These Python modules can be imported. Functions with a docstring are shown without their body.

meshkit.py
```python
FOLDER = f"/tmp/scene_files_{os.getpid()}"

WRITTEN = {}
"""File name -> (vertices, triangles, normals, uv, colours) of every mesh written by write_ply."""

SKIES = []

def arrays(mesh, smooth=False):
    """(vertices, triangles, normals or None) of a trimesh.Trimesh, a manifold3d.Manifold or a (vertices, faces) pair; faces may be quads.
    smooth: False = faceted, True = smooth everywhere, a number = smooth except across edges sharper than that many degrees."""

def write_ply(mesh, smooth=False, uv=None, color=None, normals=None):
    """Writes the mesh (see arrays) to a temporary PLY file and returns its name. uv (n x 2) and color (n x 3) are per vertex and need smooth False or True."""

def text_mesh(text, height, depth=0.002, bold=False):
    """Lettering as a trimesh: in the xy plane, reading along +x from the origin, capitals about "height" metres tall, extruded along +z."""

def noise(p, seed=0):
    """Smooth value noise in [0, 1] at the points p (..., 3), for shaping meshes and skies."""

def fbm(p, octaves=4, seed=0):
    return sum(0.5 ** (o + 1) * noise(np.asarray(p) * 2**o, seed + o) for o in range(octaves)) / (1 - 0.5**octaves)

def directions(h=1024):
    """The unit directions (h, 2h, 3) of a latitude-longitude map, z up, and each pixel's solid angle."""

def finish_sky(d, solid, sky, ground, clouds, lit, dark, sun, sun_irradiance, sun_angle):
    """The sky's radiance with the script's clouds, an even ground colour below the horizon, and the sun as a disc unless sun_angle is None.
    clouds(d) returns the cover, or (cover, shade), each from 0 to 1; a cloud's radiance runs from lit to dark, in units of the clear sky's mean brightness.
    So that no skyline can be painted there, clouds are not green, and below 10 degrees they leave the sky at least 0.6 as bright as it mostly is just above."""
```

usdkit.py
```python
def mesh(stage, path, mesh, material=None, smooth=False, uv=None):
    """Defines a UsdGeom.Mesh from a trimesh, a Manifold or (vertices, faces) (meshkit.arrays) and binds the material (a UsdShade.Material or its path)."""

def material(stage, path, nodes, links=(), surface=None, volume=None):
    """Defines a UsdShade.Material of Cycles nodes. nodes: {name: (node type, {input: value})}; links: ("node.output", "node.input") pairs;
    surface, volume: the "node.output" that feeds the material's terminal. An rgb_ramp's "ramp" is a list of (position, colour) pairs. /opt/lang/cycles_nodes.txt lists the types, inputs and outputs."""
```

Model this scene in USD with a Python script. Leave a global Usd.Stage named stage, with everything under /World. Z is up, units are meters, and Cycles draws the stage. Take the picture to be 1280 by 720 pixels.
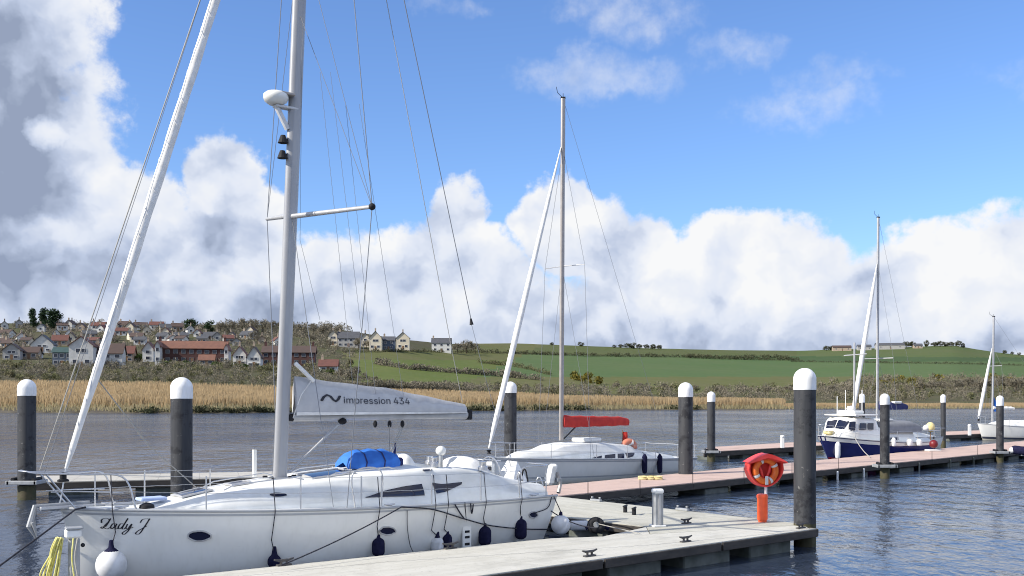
import math, random
import numpy as np
import trimesh, usdkit, meshkit
from pxr import Usd, UsdGeom, UsdLux, UsdShade, Sdf, Gf, Vt

stage = Usd.Stage.CreateInMemory()
UsdGeom.SetStageUpAxis(stage, UsdGeom.Tokens.z)
UsdGeom.SetStageMetersPerUnit(stage, 1.0)
stage.DefinePrim('/World', 'Xform'); stage.DefinePrim('/World/Looks', 'Scope')
rng = np.random.default_rng(7); random.seed(7)

# ------------------------------------------------------------------ camera, sky, sun, exposure
FPX, HY, EYE = 1300.0, 493.0, 3.7          # focal length in photo pixels, horizon row, eye height (m)
cam = UsdGeom.Camera.Define(stage, '/World/camera')
cam.CreateHorizontalApertureAttr(36.0); cam.CreateVerticalApertureAttr(20.25)
cam.CreateFocalLengthAttr(36.0 * FPX / 1280)
cam.CreateVerticalApertureOffsetAttr((HY - 360) / 1280 * 36.0)
cam.CreateClippingRangeAttr(Gf.Vec2f(0.1, 20000))
cam.CreateExposureAttr(0.38)
_x = UsdGeom.Xformable(cam); _x.AddTranslateOp().Set((0, 0, EYE)); _x.AddRotateXOp().Set(90)

SUN_EL, SUN_AZ = math.radians(35), math.atan2(-math.sin(math.radians(66)), -math.cos(math.radians(66)))
SKY_STRENGTH, SUN_I = 0.12, 1.25
sun = UsdLux.DistantLight.Define(stage, '/World/sun')
sun.CreateIntensityAttr(SUN_I); sun.CreateAngleAttr(0.53); sun.CreateColorAttr(Gf.Vec3f(1.0, 0.94, 0.84))
sun.GetPrim().CreateAttribute('inputs:normalize', Sdf.ValueTypeNames.Bool).Set(True)
_sx = UsdGeom.Xformable(sun)
_sx.AddRotateZOp().Set(-math.degrees(SUN_AZ)); _sx.AddRotateXOp().Set(-(90 - math.degrees(SUN_EL)))

class G:                                   # a small writer of node graphs
    def __init__(s): s.n, s.l, s.k = {}, [], 0
    def add(s, kind, ins=None, **links):
        s.k += 1; nm = f'n{s.k}'; s.n[nm] = (kind, ins or {})
        for i, o in links.items(): s.l.append((o, f'{nm}.{i}'))
        return nm
    def m(s, t, a, b=None, c=None, clamp=False):
        ins, ln = {'math_type': t}, {}
        if clamp: ins['use_clamp'] = True
        for key, v in (('value1', a), ('value2', b), ('value3', c)):
            if v is None: continue
            if isinstance(v, str): ln[key] = v
            else: ins[key] = float(v)
        return s.add('math', ins, **ln) + '.value'
    def noise(s, vec, scale, detail=4, rough=0.55, dist=0.0):
        return s.add('noise_texture', {'scale': scale, 'detail': detail, 'roughness': rough, 'distortion': dist, 'dimensions': '3D'}, vector=vec)
    def mix(s, fac, a, b, t='mix'):
        ins, ln = {'mix_type': t}, {}
        for key, v in (('fac', fac), ('color1', a), ('color2', b)):
            if isinstance(v, str): ln[key] = v
            else: ins[key] = v
        return s.add('mix', ins, **ln) + '.color'
    def rng(s, v, a, b, c=0.0, d=1.0, t='linear'):
        return s.add('map_range', {'range_type': t, 'from_min': a, 'from_max': b, 'to_min': c, 'to_max': d, 'clamp': True}, value=v) + '.result'

def px_dir(px, py):
    az = math.atan((px - 640) / FPX); el = math.atan((HY - py) / FPX * math.cos(az)); return az, el

def sky_material():
    g = G()
    st = g.add('sky_texture', {'sky_type': 'single_scattering', 'sun_disc': False, 'sun_elevation': SUN_EL, 'sun_rotation': SUN_AZ,
                               'altitude': 0.0, 'air_density': 1.0, 'aerosol_density': 0.6, 'ozone_density': 2.0})
    d = g.add('texture_coordinate') + '.generated'
    sp = g.add('separate_xyz', {}, vector=d)
    az = g.m('arctan2', sp + '.x', sp + '.y'); el = g.m('arcsine', sp + '.z')
    q0 = g.add('combine_xyz', {}, x=az, y=el) + '.vector'
    w1 = g.noise(q0, 16.0, 5, 0.58); w2 = g.noise(q0, 5.0, 2, 0.5)
    off = g.add('vector_math', {'math_type': 'subtract', 'vector2': (0.5, 0.5, 0.5)}, vector1=w1 + '.color') + '.vector'
    off = g.add('vector_math', {'math_type': 'scale', 'scale': 0.055}, vector1=off) + '.vector'
    q = g.add('vector_math', {'math_type': 'add'}, vector1=q0, vector2=off) + '.vector'
    def blobs(lst, start):
        acc = start
        for (px, py, rx, ry, amp) in lst:
            a, e = px_dir(px, py)
            v = g.add('vector_math', {'math_type': 'subtract', 'vector2': (a, e, 0)}, vector1=q) + '.vector'
            v = g.add('vector_math', {'math_type': 'multiply', 'vector2': (FPX / rx, FPX / ry, 0)}, vector1=v) + '.vector'
            dd = g.add('vector_math', {'math_type': 'dot_product'}, vector1=v, vector2=v) + '.value'
            f = g.m('multiply_add', dd, -amp, amp)
            acc = f if acc is None else g.m('maximum', acc, f)
        return acc
    # low band of cumulus round the whole horizon, its height wandering with azimuth
    sh = g.noise(g.add('combine_xyz', {'y': 3.3}, x=az) + '.vector', 3.1, 3, 0.5)
    spq = g.add('separate_xyz', {}, vector=q)
    top = g.rng(sh + '.fac', 0.3, 0.7, math.radians(6.0), math.radians(7.6))
    band = g.m('multiply', g.m('subtract', top, spq + '.y'), 20.0)
    band = g.m('minimum', band, 1.0)
    F = blobs([(-40, 190, 165, 330, 1.0), (20, 40, 85, 110, .9), (-420, 200, 300, 260, .8), (165, 300, 95, 95, 1.0), (282, 215, 50, 62, .9), (290, 330, 90, 110, 1.0), (410, 350, 90, 70, .9),
               (575, 262, 38, 52, .8), (560, 350, 120, 80, 1.0), (715, 285, 88, 62, 1.0), (790, 330, 60, 70, .8), (950, 345, 135, 86, 1.0), (1230, 350, 160, 84, 1.0), (1600, 330, 260, 130, .9),
               (1120, 370, 120, 74, .9)], band)
    thin = blobs([(755, 92, 125, 32, .75), (785, 18, 95, 34, .55), (925, 62, 62, 22, .5), (1010, 132, 85, 34, .5), (1040, 92, 70, 18, .4), (560, 8, 40, 12, .3), (1500, 60, 200, 50, .6), (-700, 60, 200, 60, .6)], None)
    # scattered fair weather clouds away from the view
    hi = g.noise(g.add('vector_math', {'math_type': 'multiply', 'vector2': (1, 1, 2.2)}, vector1=d) + '.vector', 3.2, 4, 0.55)
    away = g.rng(sp + '.y', 0.80, 0.55)
    sc = g.m('multiply', g.rng(hi + '.fac', 0.42, 0.58, 0, 0.95), away)
    edge = g.noise(q0, 38.0, 5, 0.6)
    v1 = g.add('voronoi_texture', {'feature': 'smooth_f1', 'scale': 19.0, 'detail': 0.0, 'roughness': 0.55, 'lacunarity': 2.3, 'smoothness': 0.35}, vector=q) + '.distance'
    puff = g.m('multiply_add', v1, -1.0, 0.56)
    en = g.m('add', g.m('multiply_add', edge + '.fac', 0.85, -0.425), g.m('multiply', puff, 0.55))
    cov = g.rng(g.m('add', F, en), -0.02, 0.34, 0, 1, 'smoothstep')
    cov2 = g.rng(g.m('add', thin, g.m('multiply_add', edge + '.fac', 1.5, -0.75)), -0.10, 1.15, 0, 0.58, 'smoothstep')
    cov = g.m('maximum', g.m('maximum', cov, cov2), sc)
    # tone: billows lit from the upper left, greyer in the depth of the big left bank
    sh1 = g.add('vector_math', {'math_type': 'add', 'vector2': (-0.012, 0.016, 0)}, vector1=q0) + '.vector'
    a1 = g.noise(q, 13.0, 4, 0.45); a2 = g.noise(g.add('vector_math', {'math_type': 'add'}, vector1=sh1, vector2=off) + '.vector', 13.0, 4, 0.45)
    bill = g.m('multiply_add', g.m('subtract', a1 + '.fac', a2 + '.fac'), 2.2, 0.66)
    depth = g.rng(F, 0.15, 1.0, 0.10, -0.16)
    dark = blobs([(-20, 215, 150, 200, .62), (60, 330, 130, 55, .35), (300, 300, 70, 60, .35), (200, 385, 260, 40, .32), (-500, 200, 300, 300, .5), (640, 340, 110, 45, .22), (730, 350, 90, 50, .20), (480, 350, 60, 40, .2)], None)
    dark = g.m('maximum', dark, 0.0)
    light = blobs([(950, 335, 160, 95, .36), (1250, 335, 180, 90, .42), (700, 275, 80, 50, .30), (580, 330, 80, 60, .2), (575, 245, 40, 34, .25), (135, 235, 50, 40, .3), (55, 165, 26, 22, .5)], None)
    light = g.m('maximum', light, 0.0)
    low = g.rng(el, math.radians(1.5), math.radians(6.0), -0.12, 0.0)
    bill = g.m('add', bill, g.m('multiply', puff, 0.55))
    tone = g.m('add', g.m('add', g.m('add', bill, low), depth), g.m('subtract', light, dark), clamp=True)
    rmp = g.add('rgb_ramp', {'ramp': [(0, (1.95, 2.35, 3.25)), (0.3, (3.3, 3.8, 4.9)), (0.6, (4.8, 5.15, 5.9)), (1, (6.0, 6.05, 6.15))]}, fac=tone) + '.color'
    blue = g.mix(1.0, st + '.color', (0.76, 0.95, 1.28), 'multiply')
    col = g.mix(cov, blue, rmp)
    bg = g.add('background_shader', {'strength': SKY_STRENGTH}, color=col)
    return usdkit.material(stage, '/World/Looks/sky_look', g.n, g.l, surface=bg + '.background')
sky_look = sky_material()
dome = UsdLux.DomeLight.Define(stage, '/World/sky')
dome.CreateIntensityAttr(1.0)
UsdShade.MaterialBindingAPI.Apply(dome.GetPrim()).Bind(sky_look)
dome.GetPrim().SetCustomDataByKey('kind', 'structure')

# ------------------------------------------------------------------ naming helpers
_used = {}
def numbered(base, name):
    k = (base, name); n = _used.get(k, 0); _used[k] = n + 1
    return f'{base}/{name}' if n == 0 else f'{base}/{name}_{n:03d}'
def keys(p, label=None, cat=None, group=None, kind=None):
    for k, v in (('label', label), ('category', cat), ('group', group), ('kind', kind)):
        if v: p.SetCustomDataByKey(k, v)
class Thing:
    def __init__(s, name, label, cat, loc=(0, 0, 0), rz=0.0, group=None, kind=None):
        s.path = numbered('/World', name); s.loc = np.array(loc, float); s.rz = rz
        x = UsdGeom.Xform.Define(stage, s.path); x.AddTranslateOp().Set(tuple(map(float, loc)))
        if rz: x.AddRotateZOp().Set(math.degrees(rz))
        keys(x.GetPrim(), label, cat, group, kind); s.prim = x.GetPrim()
    def part(s, name, mesh, mat, smooth=False, label=None, world=True, parent=None, kind=None):
        v, f = mesh.get() if isinstance(mesh, MB) else (np.array(mesh.vertices), np.array(mesh.faces))
        if world: v = v - s.loc
        p = numbered(parent or s.path, name)
        usdkit.mesh(stage, p, trimesh.Trimesh(v, f, process=False), mat, smooth=smooth)
        keys(stage.GetPrimAtPath(p), label, kind=kind)
        return p
def solo(name, mesh, mat, label=None, cat=None, group=None, kind=None, smooth=False):
    p = numbered('/World', name); v, f = mesh.get()
    usdkit.mesh(stage, p, trimesh.Trimesh(v, f, process=False), mat, smooth=smooth)
    keys(stage.GetPrimAtPath(p), label, cat, group, kind); return p
def copy_of(src, name, label, loc, rz=0.0, sc=1.0, group=None, cat=None):
    p = numbered('/World', name); x = UsdGeom.Xform.Define(stage, p); pr = x.GetPrim()
    pr.GetReferences().AddInternalReference(src.prim.GetPath())
    x.ClearXformOpOrder(); x.AddTranslateOp().Set(tuple(map(float, loc))); x.AddRotateZOp().Set(math.degrees(rz)); x.AddScaleOp().Set((sc, sc, sc) if np.ndim(sc) == 0 else tuple(sc))
    keys(pr, label, cat, group); pr.SetInstanceable(True); return p

# ------------------------------------------------------------------ mesh builder
class MB:
    def __init__(s): s.v, s.f, s.n = [], [], 0
    def add(s, v, f):
        v = np.asarray(v, float); f = np.asarray(f, int)
        if f.shape[1] == 4: f = np.vstack([f[:, [0, 1, 2]], f[:, [0, 2, 3]]])
        s.v.append(v); s.f.append(f + s.n); s.n += len(v); return s
    def get(s): return np.vstack(s.v), np.vstack(s.f)
    def tm(s, t): return s.add(t.vertices, t.faces)
    def box(s, c, size, rz=0.0, bev=0.0):
        h = np.array(size, float) / 2
        if bev:
            b = min(bev, h.min() * .6); pts = []
            for i in (-1, 1):
                for j in (-1, 1):
                    for k in (-1, 1):
                        pts += [(i * (h[0] - b), j * (h[1] - b), k * h[2]), (i * (h[0] - b), j * h[1], k * (h[2] - b)), (i * h[0], j * (h[1] - b), k * (h[2] - b))]
            t = trimesh.convex.convex_hull(np.array(pts))
        else: t = trimesh.creation.box(size)
        v = np.array(t.vertices); c_, s_ = math.cos(rz), math.sin(rz)
        v = np.stack([v[:, 0] * c_ - v[:, 1] * s_, v[:, 0] * s_ + v[:, 1] * c_, v[:, 2]], 1) + np.array(c)
        return s.add(v, t.faces)
    def tube(s, pts, r, sides=6, r2=None, ax=None):
        pts = np.asarray(pts, float); n = len(pts)
        rad = np.broadcast_to(np.asarray(r, float), (n,)); rb = rad if r2 is None else np.broadcast_to(np.asarray(r2, float), (n,))
        T = np.gradient(pts, axis=0); T /= np.maximum(np.linalg.norm(T, axis=1, keepdims=True), 1e-9)
        ref = np.array(ax if ax is not None else ((0, 0, 1) if abs(T[:, 2]).mean() < .9 else (1, 0, 0)), float)
        U = ref - (T @ ref)[:, None] * T; U /= np.maximum(np.linalg.norm(U, axis=1, keepdims=True), 1e-9); V = np.cross(T, U)
        a = np.linspace(0, 2 * math.pi, sides, endpoint=False)
        ring = pts[:, None] + rad[:, None, None] * np.cos(a)[None, :, None] * U[:, None] + rb[:, None, None] * np.sin(a)[None, :, None] * V[:, None]
        v = np.vstack([ring.reshape(-1, 3), pts[:1], pts[-1:]]); f = []
        for i in range(n - 1):
            for k in range(sides):
                k2 = (k + 1) % sides; f += [(i * sides + k, i * sides + k2, (i + 1) * sides + k2), (i * sides + k, (i + 1) * sides + k2, (i + 1) * sides + k)]
        c0, c1 = n * sides, n * sides + 1
        for k in range(sides):
            k2 = (k + 1) % sides; f += [(c0, k2, k), (c1, (n - 1) * sides + k, (n - 1) * sides + k2)]
        return s.add(v, f)
    def lathe(s, c, prof, sides=24):
        a = np.linspace(0, 2 * math.pi, sides, endpoint=False)
        g = [[(c[0] + r * math.cos(t), c[1] + r * math.sin(t), c[2] + z) for t in a] for r, z in prof]
        return s.loft(g, closed=True)
    def loft(s, grid, closed=False):
        g = np.asarray(grid, float); n, m = g.shape[:2]; f = []
        for i in range(n - 1):
            for k in range(m if closed else m - 1):
                k2 = (k + 1) % m; f.append((i * m + k, i * m + k2, (i + 1) * m + k2, (i + 1) * m + k))
        return s.add(g.reshape(-1, 3), f)
    def poly(s, xy, z0, z1):
        from shapely.geometry import Polygon
        p = Polygon(xy)
        if not p.is_valid: p = p.buffer(0)
        t = trimesh.creation.extrude_polygon(p, z1 - z0, engine='earcut'); t.apply_translation((0, 0, z0)); return s.tm(t)
    def ball(s, c, r, sub=2, sc=(1, 1, 1)):
        t = trimesh.creation.icosphere(subdivisions=sub, radius=1.0); return s.add(t.vertices * np.array(sc) * r + np.array(c), t.faces)
def at_z(px, py, z):                       # where the line of sight through a photo pixel meets a level
    Y = (EYE - z) * FPX / (py - HY); return np.array([(px - 640) / FPX * Y, Y, z])
def at_y(px, py, Y): return np.array([(px - 640) / FPX * Y, Y, EYE + (HY - py) * Y / FPX])
def proj(p): p = np.asarray(p, float); return np.stack([640 + FPX * p[..., 0] / p[..., 1], HY - FPX * (p[..., 2] - EYE) / p[..., 1]], -1)
def sag(a, b, d, n=10):
    a, b = np.array(a, float), np.array(b, float); t = np.linspace(0, 1, n)[:, None]
    return a + (b - a) * t - np.array([0, 0, 1]) * (4 * d * t * (1 - t))
def curve(p, n=24):                        # Catmull-Rom through points
    p = np.asarray(p, float); p = np.vstack([2 * p[0] - p[1], p, 2 * p[-1] - p[-2]]); out = []
    m = len(p) - 3
    for u in np.linspace(0, m - 1e-6, n):
        i = int(u); t = u - i; a, b, c, d = p[i:i + 4]
        out.append(.5 * (2 * b + (c - a) * t + (2 * a - 5 * b + 4 * c - d) * t * t + (3 * b - a - 3 * c + d) * t ** 3))
    return np.array(out)

# ------------------------------------------------------------------ materials
def look(name, c1, c2=None, scale=3.0, rough=0.5, bump=0.0, bscale=None, metallic=0.0, spec=0.5, detail=5, coat=0.0, space='position', stretch=(1, 1, 1), rnd=0.0, lo=0.35, hi=0.65):
    g = G(); vec = (g.add('geometry') + '.position') if space == 'position' else (g.add('texture_coordinate') + '.object')
    if tuple(stretch) != (1, 1, 1): vec = g.add('mapping', {'scale': stretch}, vector=vec) + '.vector'
    ins, ln = {'roughness': rough, 'metallic': metallic, 'specular_ior_level': spec if rough < .88 else .08, 'coat_weight': coat, 'base_color': c1}, {}
    if c2 is not None:
        nz = g.noise(vec, scale, detail, 0.6); fac = g.rng(nz + '.fac', lo, hi)
        col = g.mix(fac, c1, c2)
        if rnd:
            r = g.add('object_info') + '.random'
            col = g.add('hsv', {'hue': 0.5, 'saturation': 1.0}, value=g.rng(r, 0, 1, 1 - rnd, 1 + rnd), color=col) + '.color'
        ln['base_color'] = col
    if bump:
        nb = g.noise(vec, bscale or scale * 4, 4, 0.6)
        ln['normal'] = g.add('bump', {'strength': bump, 'distance': 0.02}, height=nb + '.fac') + '.normal'
    p = g.add('principled_bsdf', ins, **ln)
    return usdkit.material(stage, '/World/Looks/' + name, g.n, g.l, surface=p + '.BSDF')
def leaf_look(name, c1, c2, scale=0.5, trans=0.25, rough=0.7):
    g = G(); vec = g.add('geometry') + '.position'; nz = g.noise(vec, scale, 3, 0.6)
    col = g.mix(g.rng(nz + '.fac', .35, .65), c1, c2)
    p = g.add('principled_bsdf', {'roughness': rough, 'specular_ior_level': 0.2}, base_color=col); t = g.add('translucent_bsdf', {}, color=col)
    m = g.add('mix_closure', {'fac': trans}, closure1=p + '.BSDF', closure2=t + '.BSDF')
    return usdkit.material(stage, '/World/Looks/' + name, g.n, g.l, surface=m + '.closure')
def water_look():
    g = G(); pos = g.add('geometry') + '.position'
    mp = g.add('mapping', {'scale': (1.0, 0.62, 1), 'rotation': (0, 0, 0.5)}, vector=pos) + '.vector'
    n0 = g.noise(mp, 0.28, 3, 0.5, 0.3); n1 = g.noise(mp, 1.0, 4, 0.5, 0.5); n2 = g.noise(mp, 4.5, 4, 0.5, 0.5); n3 = g.noise(pos, 0.03, 3, 0.55)
    patch = g.rng(n3 + '.fac', 0.38, 0.62, 0.26, 0.9)
    h = g.m('add', g.m('add', g.m('multiply', n1 + '.fac', 0.34), g.m('multiply', n2 + '.fac', 0.10)), g.m('multiply', n0 + '.fac', 0.8))
    yy = g.add('separate_xyz', {}, vector=pos) + '.y'
    patch = g.m('multiply', patch, g.rng(yy, 30, 90, 0.8, 5.0))
    b = g.add('bump', {'distance': 0.34, 'use_object_space': False}, height=h, strength=patch)
    p = g.add('principled_bsdf', {'base_color': (0.027, 0.036, 0.054), 'roughness': 0.08, 'ior': 1.33, 'specular_ior_level': 0.5}, normal=b + '.normal')
    return usdkit.material(stage, '/World/Looks/river_water', g.n, g.l, surface=p + '.BSDF')
M = {}
M['water'] = water_look()
def gel_look():
    g = G(); pos = g.add('geometry') + '.position'
    n1 = g.noise(pos, 1.3, 5, .6); st = g.noise(g.add('mapping', {'scale': (5, 5, .5)}, vector=pos) + '.vector', 1.6, 5, .65); z = g.add('separate_xyz', {}, vector=pos) + '.z'
    c = g.mix(g.rng(n1 + '.fac', .3, .8), (.80, .79, .745), (.73, .72, .67))
    c = g.mix(g.m('multiply', g.rng(st + '.fac', .50, .72), .15), c, (.50, .48, .42))
    c = g.mix(g.m('multiply', g.m('add', g.rng(z, .42, .02), g.m('multiply', st + '.fac', .3)), g.rng(z, .62, .12, 0, .62)), c, (.36, .32, .20))
    sc = g.noise(g.add('mapping', {'scale': (.6, .6, 9)}, vector=pos) + '.vector', 3.0, 4, .7)
    c = g.mix(g.rng(sc + '.fac', .66, .74, 0, .28), c, (.40, .40, .39))
    p = g.add('principled_bsdf', {'roughness': .24, 'coat_weight': .3, 'coat_roughness': .08}, base_color=c)
    return usdkit.material(stage, '/World/Looks/white_gelcoat', g.n, g.l, surface=p + '.BSDF')
M['gel'] = gel_look()
M['deck'] = look('white_deck', (.80, .80, .77), (.70, .70, .66), 2.5, .5, bump=.08, bscale=60)
M['grey_gel'] = look('grey_gelcoat', (.42, .43, .44), (.36, .37, .38), 2, .4)
M['navy'] = look('navy_paint', (.012, .016, .085), (.02, .024, .10), 2, .2, coat=.4)
M['boot'] = look('antifoul', (.03, .04, .07), (.05, .05, .06), 4, .6)
M['dkglass'] = look('tinted_glass', (.012, .014, .03), None, rough=.06, spec=.6)
M['alu'] = look('anodised_alloy', (.47, .47, .47), (.39, .39, .39), 4, .42, metallic=.25)
M['alu2'] = look('dull_alloy', (.40, .37, .34), (.34, .31, .29), 4, .45, metallic=.4)
M['steel'] = look('stainless', (.58, .58, .58), None, rough=.25, metallic=.8)
M['wire'] = look('rigging_wire', (.20, .21, .23), None, rough=.7, spec=.15)
M['mast'] = look('mast_alloy', (.40, .40, .40), (.33, .33, .34), 3, .36, metallic=.15, stretch=(1, 1, .2))
M['cloth'] = look('white_sailcloth', (.80, .79, .76), (.66, .65, .62), 5, .75, bump=.25, bscale=18)
M['cover'] = look('grey_boom_cover', (.50, .50, .50), (.43, .43, .44), 3, .85, bump=.3, bscale=9)
M['redcover'] = look('red_canvas', (.52, .035, .022), (.40, .02, .015), 4, .85, bump=.35, bscale=10)
M['navycover'] = look('navy_canvas', (.016, .022, .10), (.03, .035, .12), 4, .85, bump=.35, bscale=10)
M['bluecover'] = look('blue_canvas', (.02, .13, .50), (.03, .18, .60), 4, .65, bump=.5, bscale=9)
M['canopy'] = look('grey_canopy', (.23, .235, .25), (.18, .185, .20), 3, .8)
M['cleat'] = look('dark_cast_iron', (.06, .06, .065), (.10, .09, .08), 9, .55, metallic=.3)
M['black'] = look('black_rubber', (.009, .009, .012), (.018, .018, .020), 9, .7, spec=.3)
M['darkrope'] = look('dark_rope', (.035, .035, .045), (.06, .06, .07), 30, .9)
M['rope'] = look('pale_rope', (.42, .40, .36), (.32, .31, .28), 30, .9)
M['yellow'] = look('yellow_hose', (.62, .56, .10), (.72, .68, .30), 20, .6)
M['fwhite'] = look('white_vinyl', (.74, .74, .74), (.60, .60, .60), 5, .4)
M['fnavy'] = look('navy_fender_sock', (.010, .011, .035), (.02, .02, .05), 12, .9)
def pile_look(name, a, b, c2, lo):
    g = G(); pos = g.add('geometry') + '.position'; obj = g.add('object_info') + '.random'
    sh = g.add('combine_xyz', {}, z=g.m('multiply', obj, 40.0)) + '.vector'; pp = g.add('vector_math', {'math_type': 'add'}, vector1=pos, vector2=sh) + '.vector'
    st = g.noise(g.add('mapping', {'scale': (5, 5, .35)}, vector=pp) + '.vector', 1.5, 6, .65); bl = g.noise(pp, 2.2, 6, .7); bl2 = g.noise(pp, 6.0, 5, .7)
    col = g.mix(g.rng(st + '.fac', .35, .65), a, b); col = g.mix(g.rng(bl + '.fac', .52, .60, 0, .8), col, c2); col = g.mix(g.rng(bl2 + '.fac', lo, lo + .08, 0, .6), col, (.30, .29, .27))
    bp = g.add('bump', {'strength': .25, 'distance': .02}, height=bl2 + '.fac')
    p = g.add('principled_bsdf', {'roughness': .62, 'specular_ior_level': .3}, base_color=col, normal=bp + '.normal')
    return usdkit.material(stage, '/World/Looks/' + name, g.n, g.l, surface=p + '.BSDF')
M['pile'] = pile_look('pile_steel', (.036, .038, .043), (.056, .057, .060), (.016, .016, .019), .63)
M['pilecap'] = look('white_pile_cap', (.82, .82, .81), (.62, .61, .57), 2.6, .5, stretch=(3, 3, .6), lo=.45, hi=.85)
M['algae'] = look('algae_on_pile', (.040, .042, .014), (.075, .062, .032), 3, .8, bump=.3, bscale=14)
def decking_look(name, a, b, ang):
    g = G(); pos = g.add('geometry') + '.position'
    r = g.add('mapping', {'rotation': (0, 0, ang)}, vector=pos) + '.vector'
    n1 = g.noise(g.add('mapping', {'scale': (.35, 3.0, 1)}, vector=r) + '.vector', 1.3, 5, .65); n2 = g.noise(pos, 9.0, 5, .7)
    fac = g.m('add', g.m('multiply', n1 + '.fac', .65), g.m('multiply', n2 + '.fac', .35))
    col = g.mix(g.rng(fac, .36, .64), a, b)
    sn = g.noise(pos, .8, 6, .7); col = g.mix(g.rng(sn + '.fac', .50, .68, 0, .42), col, tuple(k * .52 for k in b)); sp = g.noise(pos, 14, 3, .6); col = g.mix(g.rng(sp + '.fac', .63, .70, 0, .55), col, (.12, .11, .09))
    wv = g.add('wave_texture', {'wave_type': 'bands', 'bands_direction': 'y', 'profile': 'sine', 'scale': 3.2, 'distortion': .2, 'detail': 1}, vector=r)
    bp = g.add('bump', {'strength': .25, 'distance': .01}, height=wv + '.fac')
    p = g.add('principled_bsdf', {'roughness': .8, 'specular_ior_level': .25}, base_color=col, normal=bp + '.normal')
    return usdkit.material(stage, '/World/Looks/' + name, g.n, g.l, surface=p + '.BSDF')
M['dock'] = decking_look('pale_dock_decking', (.56, .545, .49), (.46, .445, .39), -.69)
M['dock2'] = decking_look('pale_dock_decking_across', (.52, .505, .44), (.39, .38, .32), .88)
M['red_dock'] = decking_look('pink_walkway_decking', (.56, .41, .345), (.47, .35, .30), -.80)
M['grey_dock'] = decking_look('grey_walkway_decking', (.50, .48, .43), (.40, .38, .34), 0.0)
M['fascia'] = look('dark_timber', (.055, .047, .040), (.028, .025, .022), 2, .8, bump=.3, bscale=12, stretch=(1, 1, 4))
M['float'] = look('concrete_float', (.13, .14, .13), (.06, .07, .055), 2.2, .85, bump=.2)
M['orange'] = look('orange_plastic', (.95, .13, .035), (.85, .10, .03), 6, .4)
M['redplastic'] = look('red_plastic', (.92, .075, .06), (.82, .06, .05), 5, .38)
M['ring'] = look('lifebuoy_orange', (.88, .20, .03), (.80, .14, .02), 6, .5)
M['dullring'] = look('faded_orange_cover', (.55, .16, .09), (.48, .20, .14), 5, .7)
M['white'] = look('white_paint', (.80, .80, .78), (.72, .72, .70), 4, .5)
M['galv'] = look('galvanised', (.38, .39, .40), (.30, .31, .31), 7, .5, metallic=.3)
M['ink'] = look('black_lettering', (.012, .012, .018), None, rough=.5)
M['ink2'] = look('faded_lettering', (.045, .048, .062), None, rough=.7)
M['gold'] = look('yellow_buoy', (.62, .50, .18), (.70, .62, .36), 5, .5)
M['maroon'] = look('red_fender', (.17, .010, .014), (.13, .008, .01), 5, .45)
M['wood'] = look('varnished_timber', (.22, .12, .055), (.16, .08, .035), 6, .4)
M['paleblue'] = look('blue_pad', (.35, .45, .70), (.42, .5, .7), 5, .8)

# ------------------------------------------------------------------ water
w = MB(); w.add([(-3000, -400, 0), (3000, -400, 0), (3000, 900, 0), (-3000, 900, 0)], [(0, 1, 2, 3)])
solo('river_water', w, M['water'], kind='structure')

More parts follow.
